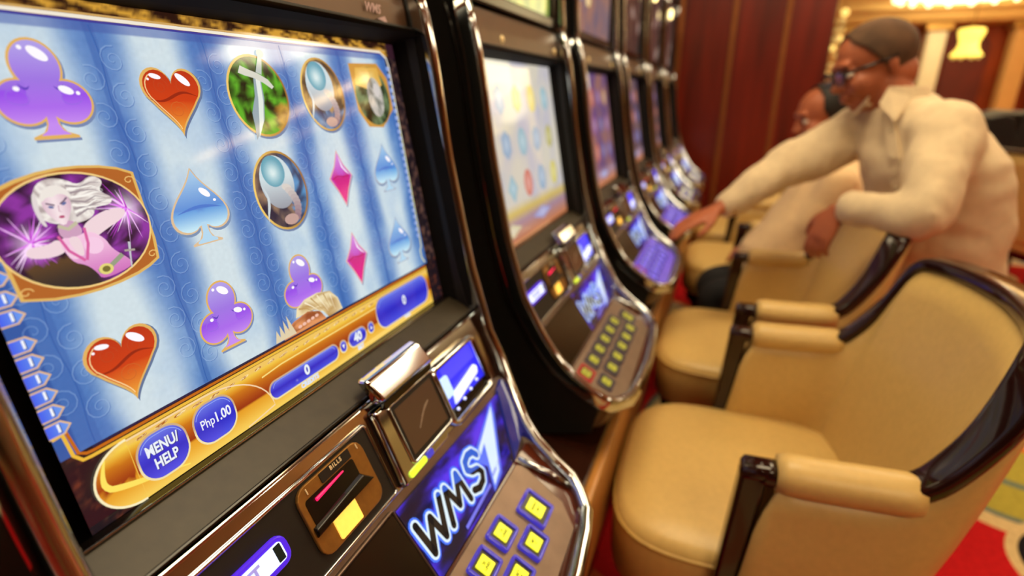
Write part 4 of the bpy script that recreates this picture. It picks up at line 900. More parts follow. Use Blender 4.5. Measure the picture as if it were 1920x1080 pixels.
shell = make_machine_shell()
machines = [shell] + [copy_tree(shell) for _ in range(6)]
labels = ['large slot machine nearest the camera showing hearts, clubs and a sorceress', 'slot machine next to the nearest one, with a pale cream screen and a button deck', 'third slot machine, behind the cream-screened one, its deck under the reaching hand',
          'fourth slot machine, just beyond the pointing fingers', 'fifth slot machine, second from the red wall', 'sixth and last slot machine, next to the red panelled wall', 'slot machine left of the nearest one, just outside the frame beside the camera']
for k, m in enumerate(machines):
    m.location = (0, D * k + (.012 if k else 0) if k < 6 else -D - .012, 0); m['label'] = labels[k]; m['group'] = 'row of slot machines'
    if k == 0: make_screen_one(m)
    make_screens(m, k); add_panel_print(m, k)
    make_display_sign(m)
# the third and fourth machines' decks glow violet
vb = P('violet_lit_cap', (120, 100, 220), .3, emi=(112, 96, 224), es=.9); vp = P('violet_lit_plate', (96, 76, 190), .25, emi=(84, 70, 200), es=.55, noise_s=40, noise_amt=.2)
for k in (2, 3):
    for c in machines[k].children:
        n = c.name.split('.')[0]
        if n == 'button_plate':
            me = c.data.copy(); c.data = me; me.materials[0] = vp; c['label'] = 'violet lit deck plate'
        if n == 'button':
            for g in c.children:
                if g.name.startswith('button_cap'):
                    me = g.data.copy(); g.data = me; me.materials[0] = vb

# the nearest machine's left cheek stands a little wider
for c in machines[0].children:
    if c.type == 'MESH' and c.name.split('.')[0] in ('chrome_trim', 'upper_chrome_trim', 'side_panel', 'side_moulding', 'screen_bezel', 'lower_bezel_bar', 'bezel_bead', 'bright_edge', 'upper_bezel_ledge', 'upper_panel', 'panel_bead', 'chrome_fascia', 'screen_lip'):
        me = c.data.copy(); c.data = me
        for v in me.vertices:
            if v.co.y < -.2365: v.co.y -= .022
# the second machine's buttons are dimmer
dimc = P('dim_yellow_cap', (150, 150, 50), .3, emi=(150, 152, 44), es=.6); dimr = P('grey_clear_ring', (60, 52, 56), .2, emi=(58, 48, 62), es=.35)
for c in machines[1].children:
    if c.name.split('.')[0] == 'button':
        if c.get('label') != 'red ringed button': me = c.data.copy(); c.data = me; me.materials[0] = dimr
        for g in c.children:
            if g.name.startswith('button_cap'): me = g.data.copy(); g.data = me; me.materials[0] = dimc

# long base cabinet that carries the machines
bc = thing('machine_stand', 'long dark wooden base cabinet with a tan front edge under the slot machines', 'cabinet', (0, 0, 0))
MB().box((-.40, -.98, -1.08), (.17, 3.60, -.63)).build('carcass', MAHOG, bc, bevel=.01)
MB().box((-.40, -.98, -.63), (.232, 3.60, -.463)).build('worktop', P('dark_brown_gloss_top', (44, 20, 12), .12, noise_s=6, noise_amt=.3, coat=.5), bc, bevel=.004)
for k in range(-1, 6):
    MB().box((.165, D * k - .30, -1.0), (.19, D * k + .31, -.65)).build('front_panel', P('dark_brown_laminate', (42, 22, 14), .3, noise_s=6, noise_amt=.3), bc, bevel=.008)
MB().box((.228, -.985, -.63), (.247, 3.60, -.472)).build('tan_front_edge', TANBAND, bc, bevel=.006)
MB().box((.10, -.98, -1.10), (.16, 3.60, -1.0)).build('kick_plate', BLACK, bc)

# ================================================================== CHAIRS
def chair_path(n=60):
    """top rail centre line, near arm front -> back -> far arm front; returns (x,y,z,outward xy)"""
    key = [(-.095, -.238, -.375), (-.03, -.238, -.372), (.05, -.238, -.366), (.092, -.236, -.350), (.122, -.231, -.315), (.149, -.224, -.268), (.170, -.213, -.218), (.186, -.197, -.182), (.202, -.168, -.170), (.224, -.10, -.166), (.236, 0, -.165)]
    full = key + [(x, -y, z) for x, y, z in key[-2::-1]]
    pts = []
    def cr(p0, p1, p2, p3, t): return tuple(.5 * ((2 * b) + (-a + c) * t + (2 * a - 5 * b + 4 * c - d) * t * t + (-a + 3 * b - 3 * c + d) * t ** 3) for a, b, c, d in zip(p0, p1, p2, p3))
    for i in range(len(full) - 1):
        p0 = full[max(i - 1, 0)]; p3 = full[min(i + 2, len(full) - 1)]
        for q in range(4): pts.append(V(cr(p0, full[i], full[i + 1], p3, q / 4)))
    pts.append(V(full[-1])); return pts
def make_chair():
    t = thing('gaming_chair', 'x', 'chair')
    path = chair_path(); n = len(path)
    out = []
    for i, p in enumerate(path):
        tg = (path[min(i + 1, n - 1)] - path[max(i - 1, 0)]); tg.z = 0; tg.normalize(); o = V((tg.y, -tg.x, 0)); out.append(o)
    rings = []
    for i, p in enumerate(path):
        tg = (path[min(i + 1, n - 1)] - path[max(i - 1, 0)]).normalized(); la = (out[i] - tg * out[i].dot(tg)).normalized(); no = la.cross(tg)
        if no.z < 0 and i < 3: pass
        q = i / (n - 1); wd = .034 + .016 * max(0, math.sin(math.pi * q)) ** .5
        rings.append([tuple(p + la * a + no * b) for a, b in rsec(wd, .024, .35, 3)])
    MB().sweep(rings).build('top_rail', MAHOG, t, smooth=True)
    # upholstered shell: outer and inner skins
    def shell(off, zb, xb, name, topdrop, th):
        rr = []
        for i, p in enumerate(path):
            o = out[i]; q = i / (n - 1); back = max(0, (p.x + .05) / .286) ** 1.5
            rows = []
            for j in range(9):
                v = j / 8.0; zt = p.z - topdrop; z = zt + (zb - zt) * v
                bulge = .012 * math.sin(math.pi * v)
                x = p.x - .13 * back * v - .032 * max(0, (.0 - p.x) / .095) * v; y = p.y * (1 - .10 * v * back)
                rows.append(V((x, y, z)) + o * (off + (bulge if off > 0 else -bulge)))
            rr.append(rows)
        # drop the first columns a bit for a rounded upper front corner
        rr = rr[1:-1]
        for e, idx in ((0, 0), (1, -1)):
            for j in range(2): rr[idx][j] = rr[idx][j] + V((.012 * (1 - j * .6), 0, -.006 * (1 - j)))
        m = len(rr); vs = [tuple(p) for r_ in rr for p in r_]; fs = []
        for i in range(m - 1):
            for j in range(8): k = i * 9 + j; fs.append((k, k + 1, k + 10, k + 9))
        ob = mk(name, vs, fs, LEATHER, t, smooth=True)
        s = ob.modifiers.new('solid', 'SOLIDIFY'); s.thickness = th; s.offset = 0
        return rr
    r1 = shell(.016, -.66, .1, 'outer_upholstery', .012, .008)
    shell(-.016, -.60, .1, 'inner_upholstery', .010, .008)
    MB().tube([r_[0] + V((0, 0, .001)) for r_ in r1], .0035, 8).build('piping', LEATHERP, t, smooth=True)
    for sg in (-1, 1):
        # front post, slightly raked
        MB().hexa([(-.140, sg * .238 - .017, -.72), (-.106, sg * .238 - .017, -.72), (-.106, sg * .238 + .017, -.72), (-.140, sg * .238 + .017, -.72),
                   (-.118, sg * .238 - .017, -.372), (-.083, sg * .238 - .017, -.372), (-.083, sg * .238 + .017, -.372), (-.118, sg * .238 + .017, -.372)]).build('front_post', MAHOG, t, bevel=.006, seg=3)
        m = MB(); m.sweep([[(-.118 + .04 * u + 0, sg * .238 + a, -.372 + b + z_) for a, b in rsec(.036 * s_, .026 * s_, .4, 3)] for u, s_, z_ in ((0, .8, -.004), (.12, 1, 0), (.9, 1, .001), (1.2, 1, .001))])
        m.build('arm_cap', MAHOG, t, smooth=True)
        # padded arm
        sec = [];
        for i in range(13):
            u = i / 12; e = 1 - (abs(2 * u - 1)) ** 10 * .14; x = -.073 + .165 * u; zz = -.370 + .008 * max(0, u - .3)
            sec.append([(x, sg * .238 + .031 * e * math.cos(a), zz + .027 * e * math.sin(a)) for a in [2 * math.pi * k / 18 for k in range(18)]])
        MB().sweep(sec).build('arm_pad', LEATHER, t, smooth=True)
    # seat cushion
    rings = []
    def seat_outline(s_, z):
        pts = []
        for k in range(48):
            a = 2 * math.pi * k / 48; c, s2 = math.cos(a), math.sin(a)
            x = (abs(c) ** (2 / 4.2)) * (1 if c > 0 else -1) * .215 * s_; y = (abs(s2) ** (2 / 3.6)) * (1 if s2 > 0 else -1) * .228 * s_
            pts.append((x - .085, y, z))
        return pts
    for s_, z in ((.93, -.685), (1.0, -.672), (1.0, -.60), (1.005, -.575), (.985, -.558), (.93, -.548), (.75, -.541), (.4, -.537), (.05, -.536)): rings.append(seat_outline(s_, z))
    MB().sweep(rings).build('seat', LEATHER, t, smooth=True)
    MB().sweep([[(x, y, z) for x, y, z in seat_outline(.992, -.566)], seat_outline(1.012, -.5665), seat_outline(1.014, -.570), seat_outline(.992, -.572)], cap=False).build('piping', LEATHERP, t, smooth=True)
    MB().sweep([seat_outline(.90, -.73), seat_outline(.92, -.687)]).build('seat_frame', MAHOG, t, smooth=False)
    for sx in (-.23, .06):
        for sy in (-.18, .18):
            MB().hexa([(sx - .013, sy - .013, -1.10), (sx + .013, sy - .013, -1.10), (sx + .013, sy + .013, -1.10), (sx - .013, sy + .013, -1.10), (sx - .02, sy - .02, -.72), (sx + .02, sy - .02, -.72), (sx + .02, sy + .02, -.72), (sx - .02, sy + .02, -.72)]).build('leg', MAHOG, t, bevel=.003)
    m = MB(); m.tube([(-.23, -.18, -.93), (-.23, .18, -.93)], .011, 10).tube([(.06, -.18, -.93), (.06, .18, -.93)], .011, 10).tube([(-.23, 0, -.93), (.06, 0, -.93)], .011, 10)
    m.build('stretcher', MAHOG, t, smooth=True)
    return t
ch = make_chair()
spots = [(.553, .54, 2, 'nearest cream leather chair with dark glossy wood rail, in front of the cream-screened machine'),
         (.553, 1.165, 1, 'second cream leather chair, its back rail under the standing man\'s forearm'),
         (.553, 2.09, 3, 'third cream leather chair, empty, its seat showing just below the reaching hand'),
         (.553, 2.72, 2, 'fourth cream leather chair, beyond the reaching arm near the red wall'),
         (1.98, 3.35, 195, 'cream leather chair farther off at the right, turned to a black gaming terminal'),
         (2.75, 4.3, 200, 'farthest cream leather chair at the right edge, behind another one')]
for i, (x, y, a, lb) in enumerate(spots):
    c = ch if i == 0 else copy_tree(ch); c.location = (x, y, 0); c.rotation_euler = (0, 0, math.radians(a)); c['label'] = lb; c['group'] = 'cream leather gaming chairs'

# ================================================================== PEOPLE
SKIN = P('skin_tan', (172, 96, 62), .5, noise_s=30, noise_amt=.06); SHIRT = P('cream_linen', (222, 200, 164), .85, noise_s=60, noise_amt=.05, bump=.1)
def egg(c, ax, r, n=16, m=12):
    """ellipsoid with axes matrix ax (3 vectors) and radii r"""
    rings = []
    for i in range(m + 1):
        a = math.pi * max(.03, min(m - .03, i)) / m
        rings.append([tuple(V(c) + ax[0] * (r[0] * math.sin(a) * math.cos(2 * math.pi * k / n)) + ax[1] * (r[1] * math.sin(a) * math.sin(2 * math.pi * k / n)) + ax[2] * (r[2] * math.cos(a))) for k in range(n)])
    return rings
def limb(mb, pts, rad, n=14, flat=None):
    """tapered round limb with rounded ends, finely interpolated"""
    P_ = [V(p) for p in pts]; R_ = rad; ring = []; pts2 = []; r2 = []
    for i in range(len(P_) - 1):
        for q in range(6):
            t_ = q / 6; p0, p1, p2, p3 = P_[max(i - 1, 0)], P_[i], P_[i + 1], P_[min(i + 2, len(P_) - 1)]
            pts2.append(.5 * ((2 * p1) + (p2 - p0) * t_ + (2 * p0 - 5 * p1 + 4 * p2 - p3) * t_ * t_ + (3 * p1 - p0 - 3 * p2 + p3) * t_ ** 3)); r2.append(R_[i] + (R_[i + 1] - R_[i]) * t_)
    pts2.append(P_[-1]); r2.append(R_[-1])
    t0 = (pts2[1] - pts2[0]).normalized(); t1 = (pts2[-1] - pts2[-2]).normalized()
    pts2 = [pts2[0] - t0 * r2[0] * .9, pts2[0] - t0 * r2[0] * .6] + pts2 + [pts2[-1] + t1 * r2[-1] * .6, pts2[-1] + t1 * r2[-1] * .9]; r2 = [r2[0] * .35, r2[0] * .75] + r2 + [r2[-1] * .75, r2[-1] * .35]
    rings = []; a = None
    for i, p in enumerate(pts2):
        tg = (pts2[min(i + 1, len(pts2) - 1)] - pts2[max(i - 1, 0)]).normalized()
        if a is None: a = tg.orthogonal().normalized()
        a = (a - tg * a.dot(tg)).normalized(); b = tg.cross(a)
        rings.append([tuple(p + a * math.cos(2 * math.pi * k / n) * r2[i] + b * math.sin(2 * math.pi * k / n) * r2[i]) for k in range(n)])
    mb.sweep(rings)
def trunk(mb, secs, n=24):
    """secs: (centre, right axis, front axis, half width, half depth)"""
    mb.sweep([[tuple(V(c) + V(r_) * (a * math.copysign(abs(math.cos(t)) ** .85, math.cos(t))) + V(f_) * (b * math.copysign(abs(math.sin(t)) ** .85, math.sin(t)))) for t in [2 * math.pi * k / n for k in range(n)]] for c, r_, f_, a, b in secs])
def remeshed(mb, name, mat, parent, vox=.006, sm=6, label=None, wrinkle=0):
    o = mb.build(name, mat, parent, smooth=False)
    r_ = o.modifiers.new('r', 'REMESH'); r_.mode = 'VOXEL'; r_.voxel_size = vox; r_.use_smooth_shade = True
    s_ = o.modifiers.new('s', 'SMOOTH'); s_.iterations = sm; s_.factor = .5
    dg = bpy.context.evaluated_depsgraph_get(); me = bpy.data.meshes.new_from_object(o.evaluated_get(dg)); o.modifiers.clear(); o.data = me
    if wrinkle:
        me.calc_normals_split() if hasattr(me, 'calc_normals_split') else None
        ns = [v.normal.copy() for v in me.vertices]
        for v, nn in zip(me.vertices, ns):
            p = v.co; k = noise.fractal(V((p.x * 12, p.y * 12, p.z * 6)), 1, 2, 3) * .6 + noise.fractal(V((p.x * 6 + p.z * 9, p.y * 6, p.z * 9 - p.x * 6)), 1, 2, 2) * .6; v.co = p + nn * (k * wrinkle)
    me.materials.clear(); me.materials.append(mat)
    me.polygons.foreach_set('use_smooth', [True] * len(me.polygons))
    if label: o['label'] = label
    return o
def head(mb, c, f, u, s=1.0):
    """skull, jaw, nose, ears, brow, lips; c centre, f facing, u up"""
    f = V(f).normalized(); u = (V(u) - f * V(u).dot(f)).normalized(); r = f.cross(u)
    ax = (f, r, u); c = V(c)
    def e(df, dr, du, rad): mb.sweep(egg(c + f * df * s + r * dr * s + u * du * s, ax, [x * s for x in rad]))
    e(-.005, 0, .03, (.094, .073, .078)); e(.018, 0, -.03, (.070, .060, .075)); e(.045, 0, -.082, (.033, .036, .026)); e(-.03, 0, -.03, (.065, .062, .06))
    e(.085, 0, .022, (.012, .05, .012)); e(.092, 0, -.016, (.014, .011, .026)); e(.100, 0, -.032, (.017, .015, .012)); e(.086, 0, -.058, (.012, .022, .007)); e(.083, 0, -.069, (.012, .020, .008))
    for sg in (-1, 1):
        e(.055, sg * .036, -.035, (.03, .024, .03)); e(-.010, sg * .071, -.008, (.013, .007, .024)); e(.084, sg * .013, -.036, (.01, .008, .007)); e(.074, sg * .03, .006, (.012, .014, .009))
    return ax
def cap_hair(c, ax, s, mat, parent, name='hair', low=-.02, front=.045):
    f, r, u = ax; c = V(c); rings = []; n = 72; m = 40; vs = []; fs = []
    cc = c - f * .005 * s + u * .03 * s; grid_ = {}
    for i in range(m + 1):
        a = math.pi * .86 * (i + .05) / m
        for k in range(n):
            b = 2 * math.pi * k / n; d = f * (math.sin(a) * math.cos(b)) + r * (math.sin(a) * math.sin(b)) + u * math.cos(a)
            p = cc + f * (d.dot(f) * .0955 * s) + r * (d.dot(r) * .0745 * s) + u * (d.dot(u) * .0795 * s)
            vs.append(p)
    for i in range(m):
        for k in range(n):
            q = [i * n + k, i * n + (k + 1) % n, (i + 1) * n + (k + 1) % n, (i + 1) * n + k]; cen = sum((vs[j] for j in q), V()) / 4; l = cen - c
            lf, lu = l.dot(f) / s, l.dot(u) / s
            if lu > max(-.062, low - max(0, -lf) * .7 + max(0, lf + .01) * 1.5  ) and lf < front + .02: fs.append(tuple(q))
    o = mk(name, [tuple(v) for v in vs], fs, mat, parent, smooth=True); sm = o.modifiers.new('s', 'SOLIDIFY'); sm.thickness = .005 * s; sm.offset = 0
    return o
def eyes_of(c, ax, s, parent):
    f, r, u = ax; c = V(c)
    for sg in (-1, 1):
        p = c + f * .077 * s + r * sg * .030 * s - u * .004 * s
        m = MB(); m.sweep(egg(p, ax, (.012 * s, .013 * s, .008 * s), 12, 8)); e = m.build('eye', P('eye_white', (226, 214, 200), .2), parent, smooth=True)
        m = MB(); m.sweep(egg(p + f * .0095 * s, ax, (.004 * s, .006 * s, .006 * s), 10, 6)); m.build('iris', P('dark_iris', (30, 18, 12), .1), e, smooth=True)
        m = MB(); m.tube([tuple(p + f * .010 * s + r * (k - 2) * .008 * s + u * (.020 - .0012 * (k - 2) ** 2) * s) for k in range(5)], .0032 * s, 6); m.build('eyebrow', P('eyebrow_dark', (46, 32, 24), .8), parent, smooth=True)
    m = MB(); m.tube([tuple(c + f * (.094 - .0025 * (k - 2) ** 2) * s + r * (k - 2) * .010 * s - u * (.0635) * s) for k in range(5)], .0022 * s, 6); m.build('mouth', P('lip_line', (110, 44, 36), .6), parent, smooth=True)
def hand(mb, wrist, d, up, s=1.0, curl=.25, thumb=1, spread=.12):
    """palm and five fingers; d direction of the fingers, up = back of the hand"""
    d = V(d).normalized(); up = (V(up) - d * V(up).dot(d)).normalized(); r = d.cross(up); w_ = V(wrist)
    trunk(mb, [(w_ - d * .01, r, up, .024 * s, .018 * s), (w_ + d * .02 * s, r, up, .031 * s, .016 * s), (w_ + d * .055 * s, r, up, .038 * s, .014 * s), (w_ + d * .082 * s, r, up, .038 * s, .012 * s), (w_ + d * .09 * s, r, up, .033 * s, .009 * s)], 16)
    for i, (off, L_) in enumerate(((-.029, .058), (-.010, .074), (.010, .080), (.029, .070))):
        p = w_ + d * .080 * s + r * (off * s * -thumb * -1); dd = (d + r * (off * 3 * spread * 10 / 3)).normalized(); pts = [p - dd * .02 * s, p]; ang = 0
        for q, l in enumerate((.42, .33, .25)):
            ang += curl * (1 + .5 * q) * (1 - .12 * i); nd = (dd * math.cos(ang) - up * math.sin(ang)); pts.append(pts[-1] + nd * L_ * l * s * 1.05)
        limb(mb, pts, [.0095 * s, .0092 * s, .0088 * s, .008 * s, .0068 * s], 10)
    sd = -1 if thumb > 0 else 1
    # thumb leaves the index side near the wrist
    t0 = w_ + d * .018 * s + r * (.024 * s * thumb); t1 = t0 + (r * thumb * .6 + d * .75 - up * .25).normalized() * .036 * s; t2 = t1 + (d * .9 + r * thumb * .3 - up * .3).normalized() * .030 * s; t3 = t2 + (d - up * .35).normalized() * .022 * s
    limb(mb, [t0, t1, t2, t3], [.013 * s, .0115 * s, .0098 * s, .0075 * s], 10)
def person_root(label, loc): return thing('person', label, 'person', loc)

# --- standing man leaning over the second chair
S9 = .93
pr = person_root('standing man in glasses and a cream long-sleeved shirt, leaning over a chair and pointing', (1.0, 1.2, 0))
def rel(o): o.location = -V((o.parent.location.x, o.parent.location.y, 0)); return o
body = MB()
hc = V((.690, 1.285, .178)); hf = V((-.90, -.24, -.30)).normalized(); hu = V((-.16, .02, 1)).normalized()
ax = head(body, hc, hf, hu, .94)
Rs, Re, Rw = V((.700, 1.365, .010)), V((.515, 1.30, -.090)), V((.380, 1.205, -.185))
Ls, Le, Lw = V((.828, 1.125, .020)), V((.775, .985, -.125)), V((.650, 1.080, -.145))
limb(body, [V((.78, 1.26, .03)), V((.75, 1.27, .08)), V((.715, 1.28, .13))], [.058, .052, .052])   # neck
fa = V((-.79, -.61, 0)); ra = V((-.61, .79, 0))
HIP = V((.90, 1.238, -.36))
trunk(body, [(HIP, ra, fa, .11, .065), (V((.875, 1.228, -.18)), ra, fa, .11, .07), (V((.82, 1.235, .0)), ra, fa, .12, .07), (V((.79, 1.25, .03)), ra, fa, .08, .06)])
limb(body, [Rs, Re, Rw], [.040, .034, .024]); limb(body, [Ls, Le, Lw], [.040, .034, .024])
hand(body, Rw + V((-.015, -.012, -.008)), V((-.72, -.48, -.34)), V((-.2, -.1, 1)), .95, .16, thumb=-1, spread=.16)
hand(body, Lw + V((-.015, .006, -.008)), V((-.34, -.05, -.94)), V((-.6, -.75, .25)), .84, .30, thumb=1, spread=.05)
b_ = remeshed(body, 'body', SKIN, pr, .0045, 5); rel(b_)
HAIRG = P('cropped_grey_hair', (92, 66, 46), .85, noise_s=22, noise_amt=.35)
rel(cap_hair(hc, ax, .945, HAIRG, pr, low=-.03, front=.04))
eyes_of(hc, ax, .94, pr)
# glasses
f_, r_, u_ = ax; gm = P('dark_spectacle_frame', (26, 20, 20), .2)
g = MB()
for sg in (-1, 1):
    cen = hc + f_ * .098 + r_ * sg * .033 - u_ * .006
    g.tube([tuple(cen + r_ * math.cos(a) * .028 + u_ * math.sin(a) * .017) for a in [2 * math.pi * k / 20 for k in range(21)]], .0022, 6)
    g.tube([tuple(hc + f_ * .098 + r_ * sg * .060 + u_ * .004), tuple(hc + f_ * .05 + r_ * sg * .080 + u_ * .006), tuple(hc - f_ * .012 + r_ * sg * .083 + u_ * .010)], [.0032, .0042, .0036], 8)
g.tube([tuple(hc + f_ * .101 + r_ * k * .006) for k in (-1, 0, 1)], .002, 6)
go = g.build('glasses', gm, pr, smooth=True); rel(go)
for sg in (-1, 1):
    cen = hc + f_ * .0985 + r_ * sg * .033 - u_ * .006; pts = [tuple(cen + r_ * math.cos(a) * .027 + u_ * math.sin(a) * .016) for a in [2 * math.pi * k / 20 for k in range(20)]]
    m = MB(); m.prism(pts, tuple(f_ * .0012)); m.build('lens', P('spectacle_glass', (225, 225, 250), .03, trans=1, ior=1.3), go)
for o in list(pr.children):
    if o.name.split('.')[0] in ('eye', 'eyebrow', 'mouth'): rel(o)
# shirt
sh = MB()
trunk(sh, [(V((.920, 1.24, -.47)), ra, fa, .143, .095), (V((.912, 1.24, -.40)), ra, fa, .145, .10), (V((.900, 1.235, -.30)), ra, fa, .147, .10), (V((.880, 1.23, -.19)), ra, fa, .155, .108), (V((.857, 1.225, -.10)), ra, fa, .158, .118), (V((.835, 1.225, -.03)), ra, fa, .162, .115), (V((.805, 1.24, .03)), ra, fa, .145, .095), (V((.780, 1.252, .07)), ra, fa, .10, .078), (V((.757, 1.262, .105)), ra, fa, .062, .058)], 30)
limb(sh, [V((.77, 1.31, .02)), Rs, (Rs + Re) / 2 + V((0, 0, .002)), Re, (Re + Rw) / 2 + V((.01, 0, .006)), Rw + V((.018, .012, .008))], [.074, .076, .066, .058, .050, .040], 18)
limb(sh, [V((.82, 1.19, .02)), Ls, (Ls + Le) / 2, Le, (Le + Lw) / 2, Lw + V((.012, -.006, .002))], [.072, .072, .062, .056, .046, .038], 18)
so = remeshed(sh, 'shirt', SHIRT, pr, .007, 5, 'cream long-sleeved linen shirt', wrinkle=.012); rel(so)
# collar and button band
nk = V((.752, 1.264, .098)); zz = V((-.22, .03, .97)).normalized(); co = MB(); arc = [math.radians(-158 + 316 * k / 24) for k in range(25)]
def ringp(a, r, h): return nk - fa * (math.cos(a) * r) + ra * (math.sin(a) * r * .98) + zz * h - fa * .0
co.sweep([[tuple(ringp(a, .060, -.012)), tuple(ringp(a, .057, .030)), tuple(ringp(a, .063, .031)), tuple(ringp(a, .076, -.010 - .012 * abs(math.sin(a / 2)) ** 6))] for a in arc])
for sg in (-1, 1):
    e = ringp(sg * math.radians(158), .060, .026)
    pts = [tuple(e), tuple(ringp(sg * math.radians(118), .072, .004)), tuple(nk + fa * .088 + ra * sg * .062 - zz * .052), tuple(nk + fa * .082 + ra * sg * .018 - zz * .012)]
    co.prism(pts, tuple(fa * .004 + zz * .003))
rel(co.build('collar', SHIRT, pr, bevel=.001))
FR = [(V((.780, 1.252, .07)), .080), (V((.805, 1.24, .03)), .094), (V((.835, 1.225, -.03)), .115), (V((.857, 1.225, -.10)), .118), (V((.880, 1.23, -.19)), .108), (V((.900, 1.235, -.30)), .101), (V((.912, 1.24, -.40)), .100)]
pk = MB(); pk.sweep([[tuple(c + fa * (d + h) + ra * w_) for w_, h in ((-.015, -.006), (.015, -.006), (.015, .003), (-.015, .003))] for c, d in FR]); rel(pk.build('placket', SHIRT, pr, bevel=.001))
bb = MB()
for c, d in FR[1:6]: bb.sweep(egg(c + fa * (d + .004), (fa, ra, V((0, 0, 1))), (.002, .0045, .0045), 10, 6))
rel(bb.build('shirt_buttons', P('pale_button', (214, 196, 160), .3), pr, smooth=True))
tr = MB()
for sg in (-1, 1):
    h = V((.92, 1.24, -.42)) + ra * sg * .085; limb(tr, [h, h + V((.0, 0, -.30)), h + V((.02, 0, -.62))], [.092, .068, .056], 18)
TROU = P('dark_trousers', (48, 40, 36), .8, noise_s=50, noise_amt=.1)
rel(remeshed(tr, 'trousers', TROU, pr, .01, 4))
for sg in (-1, 1):
    c = V((.94, 1.24, -1.075)) + ra * sg * .085 + fa * .04; m = MB(); m.sweep(egg(c, (fa, ra, V((0, 0, 1))), (.125, .045, .05), 18, 10))
    o = m.build('shoe', BLACKG, pr, smooth=True); rel(o)
    for v in o.data.vertices:
        if v.co.z < .004: v.co.z = .004
m = MB(); c = Rw + V((-.02, -.016, -.01)); dd = V((-.72, -.48, -.34)).normalized(); aa = dd.orthogonal().normalized(); bb2 = dd.cross(aa)
m.tube([tuple(c + V((.035, .025, .015)) + aa * .030 * math.cos(t) + bb2 * .030 * math.sin(t)) for t in [2 * math.pi * k / 20 for k in range(21)]], .004, 6)
rel(m.build('gold_watch', P('gold_metal', (220, 170, 70), .2, 1), pr, smooth=True))

# --- seated man behind him
ps = person_root('seated man with receding black hair and a pale shirt, half hidden behind the reaching arm', (.65, 1.65, 0))
body = MB(); hc2 = V((.668, 1.79, .040)); hf2 = V((-.95, -.25, -.20)).normalized(); hu2 = V((-.12, 0, 1))
ax2 = head(body, hc2, hf2, hu2, .93)
ra2 = V((-.10, .99, 0)); fa2 = V((-.99, -.10, 0))
limb(body, [V((.72, 1.76, -.12)), V((.71, 1.77, -.07)), V((.69, 1.78, -.02))], [.05, .048, .048])
trunk(body, [(V((.70, 1.66, -.48)), ra2, fa2, .12, .11), (V((.69, 1.68, -.33)), ra2, fa2, .11, .10), (V((.72, 1.73, -.15)), ra2, fa2, .12, .07)])
L2s, L2e, L2w = V((.715, 1.60, -.17)), V((.64, 1.545, -.30)), V((.655, 1.53, -.385))
R2s, R2e, R2w = V((.70, 1.86, -.16)), V((.58, 1.83, -.34)), V((.53, 1.72, -.40))
limb(body, [L2s, L2e, L2w], [.038, .032, .026]); limb(body, [R2s, R2e, R2w], [.038, .032, .026])
hand(body, L2w + V((0, 0, -.01)), V((-.9, -.05, -.3)), V((-.3, -.3, .9)), .85, .3, thumb=1, spread=.05); hand(body, R2w, V((-.8, -.2, -.3)), V((0, 0, 1)), .85, .25, thumb=-1, spread=.08)
rel(remeshed(body, 'body', SKIN, ps, .006, 4))
HB = P('black_hair', (22, 17, 14), .6, noise_s=80, noise_amt=.3)
rel(cap_hair(hc2, ax2, .965, HB, ps, low=-.03, front=.005))
eyes_of(hc2, ax2, .93, ps)
for o in list(ps.children):
    if o.name.split('.')[0] in ('eye', 'eyebrow', 'mouth'): rel(o)
sh = MB()
trunk(sh, [(V((.64, 1.635, -.545)), ra2, fa2, .15, .17), (V((.63, 1.635, -.46)), ra2, fa2, .158, .19), (V((.64, 1.64, -.38)), ra2, fa2, .155, .18), (V((.67, 1.66, -.29)), ra2, fa2, .155, .14), (V((.70, 1.70, -.20)), ra2, fa2, .152, .11), (V((.72, 1.73, -.13)), ra2, fa2, .12, .08), (V((.715, 1.755, -.08)), ra2, fa2, .06, .055)], 28)
limb(sh, [V((.72, 1.65, -.165)), L2s, (L2s + L2e) / 2, L2e, L2w + V((0, .0, .02))], [.062, .062, .052, .046, .036], 16)
limb(sh, [V((.72, 1.80, -.165)), R2s, (R2s + R2e) / 2, R2e, R2w + V((.03, .02, 0))], [.062, .062, .052, .046, .036], 16)
rel(remeshed(sh, 'shirt', P('pale_peach_shirt', (228, 196, 150), .85, noise_s=60, noise_amt=.05), ps, .009, 5, 'pale shirt', wrinkle=.007))
tr = MB()
for sg in (-1, 1):
    h = V((.66, 1.625, -.50)) + ra2 * sg * .072; kn = h + V((-.27, 0, -.06)); ft = kn + V((.0, 0, -.47)); limb(tr, [h, (h + kn) / 2, kn, kn + V((.01, 0, -.08)), (kn + ft) / 2, ft], [.068, .064, .055, .052, .046, .042], 16)
rel(remeshed(tr, 'trousers', P('black_trousers', (20, 20, 26), .8, noise_s=50, noise_amt=.1), ps, .01, 4))
for sg in (-1, 1):
    c = V((.36, 1.625, -1.07)) + ra2 * sg * .072; m = MB(); m.sweep(egg(c, (fa2, ra2, V((0, 0, 1))), (.11, .042, .045), 18, 10)); o = m.build('shoe', BLACKG, ps, smooth=True); rel(o)
    for v in o.data.vertices:
        if v.co.z < .004: v.co.z = .004

st = thing('stool', 'low black round stool under the seated man between the chairs', 'stool', (.70, 1.63, 0))
MB().rev([(.01, -.60), (.15, -.60), (.155, -.615), (.15, -.635), (.01, -.635)], n=24).build('seat', BLACK, st, smooth=True)
MB().rev([(.02, -.635), (.02, -1.06), (.13, -1.085), (.14, -1.10)], n=20).build('pedestal', CHROME, st, smooth=True)

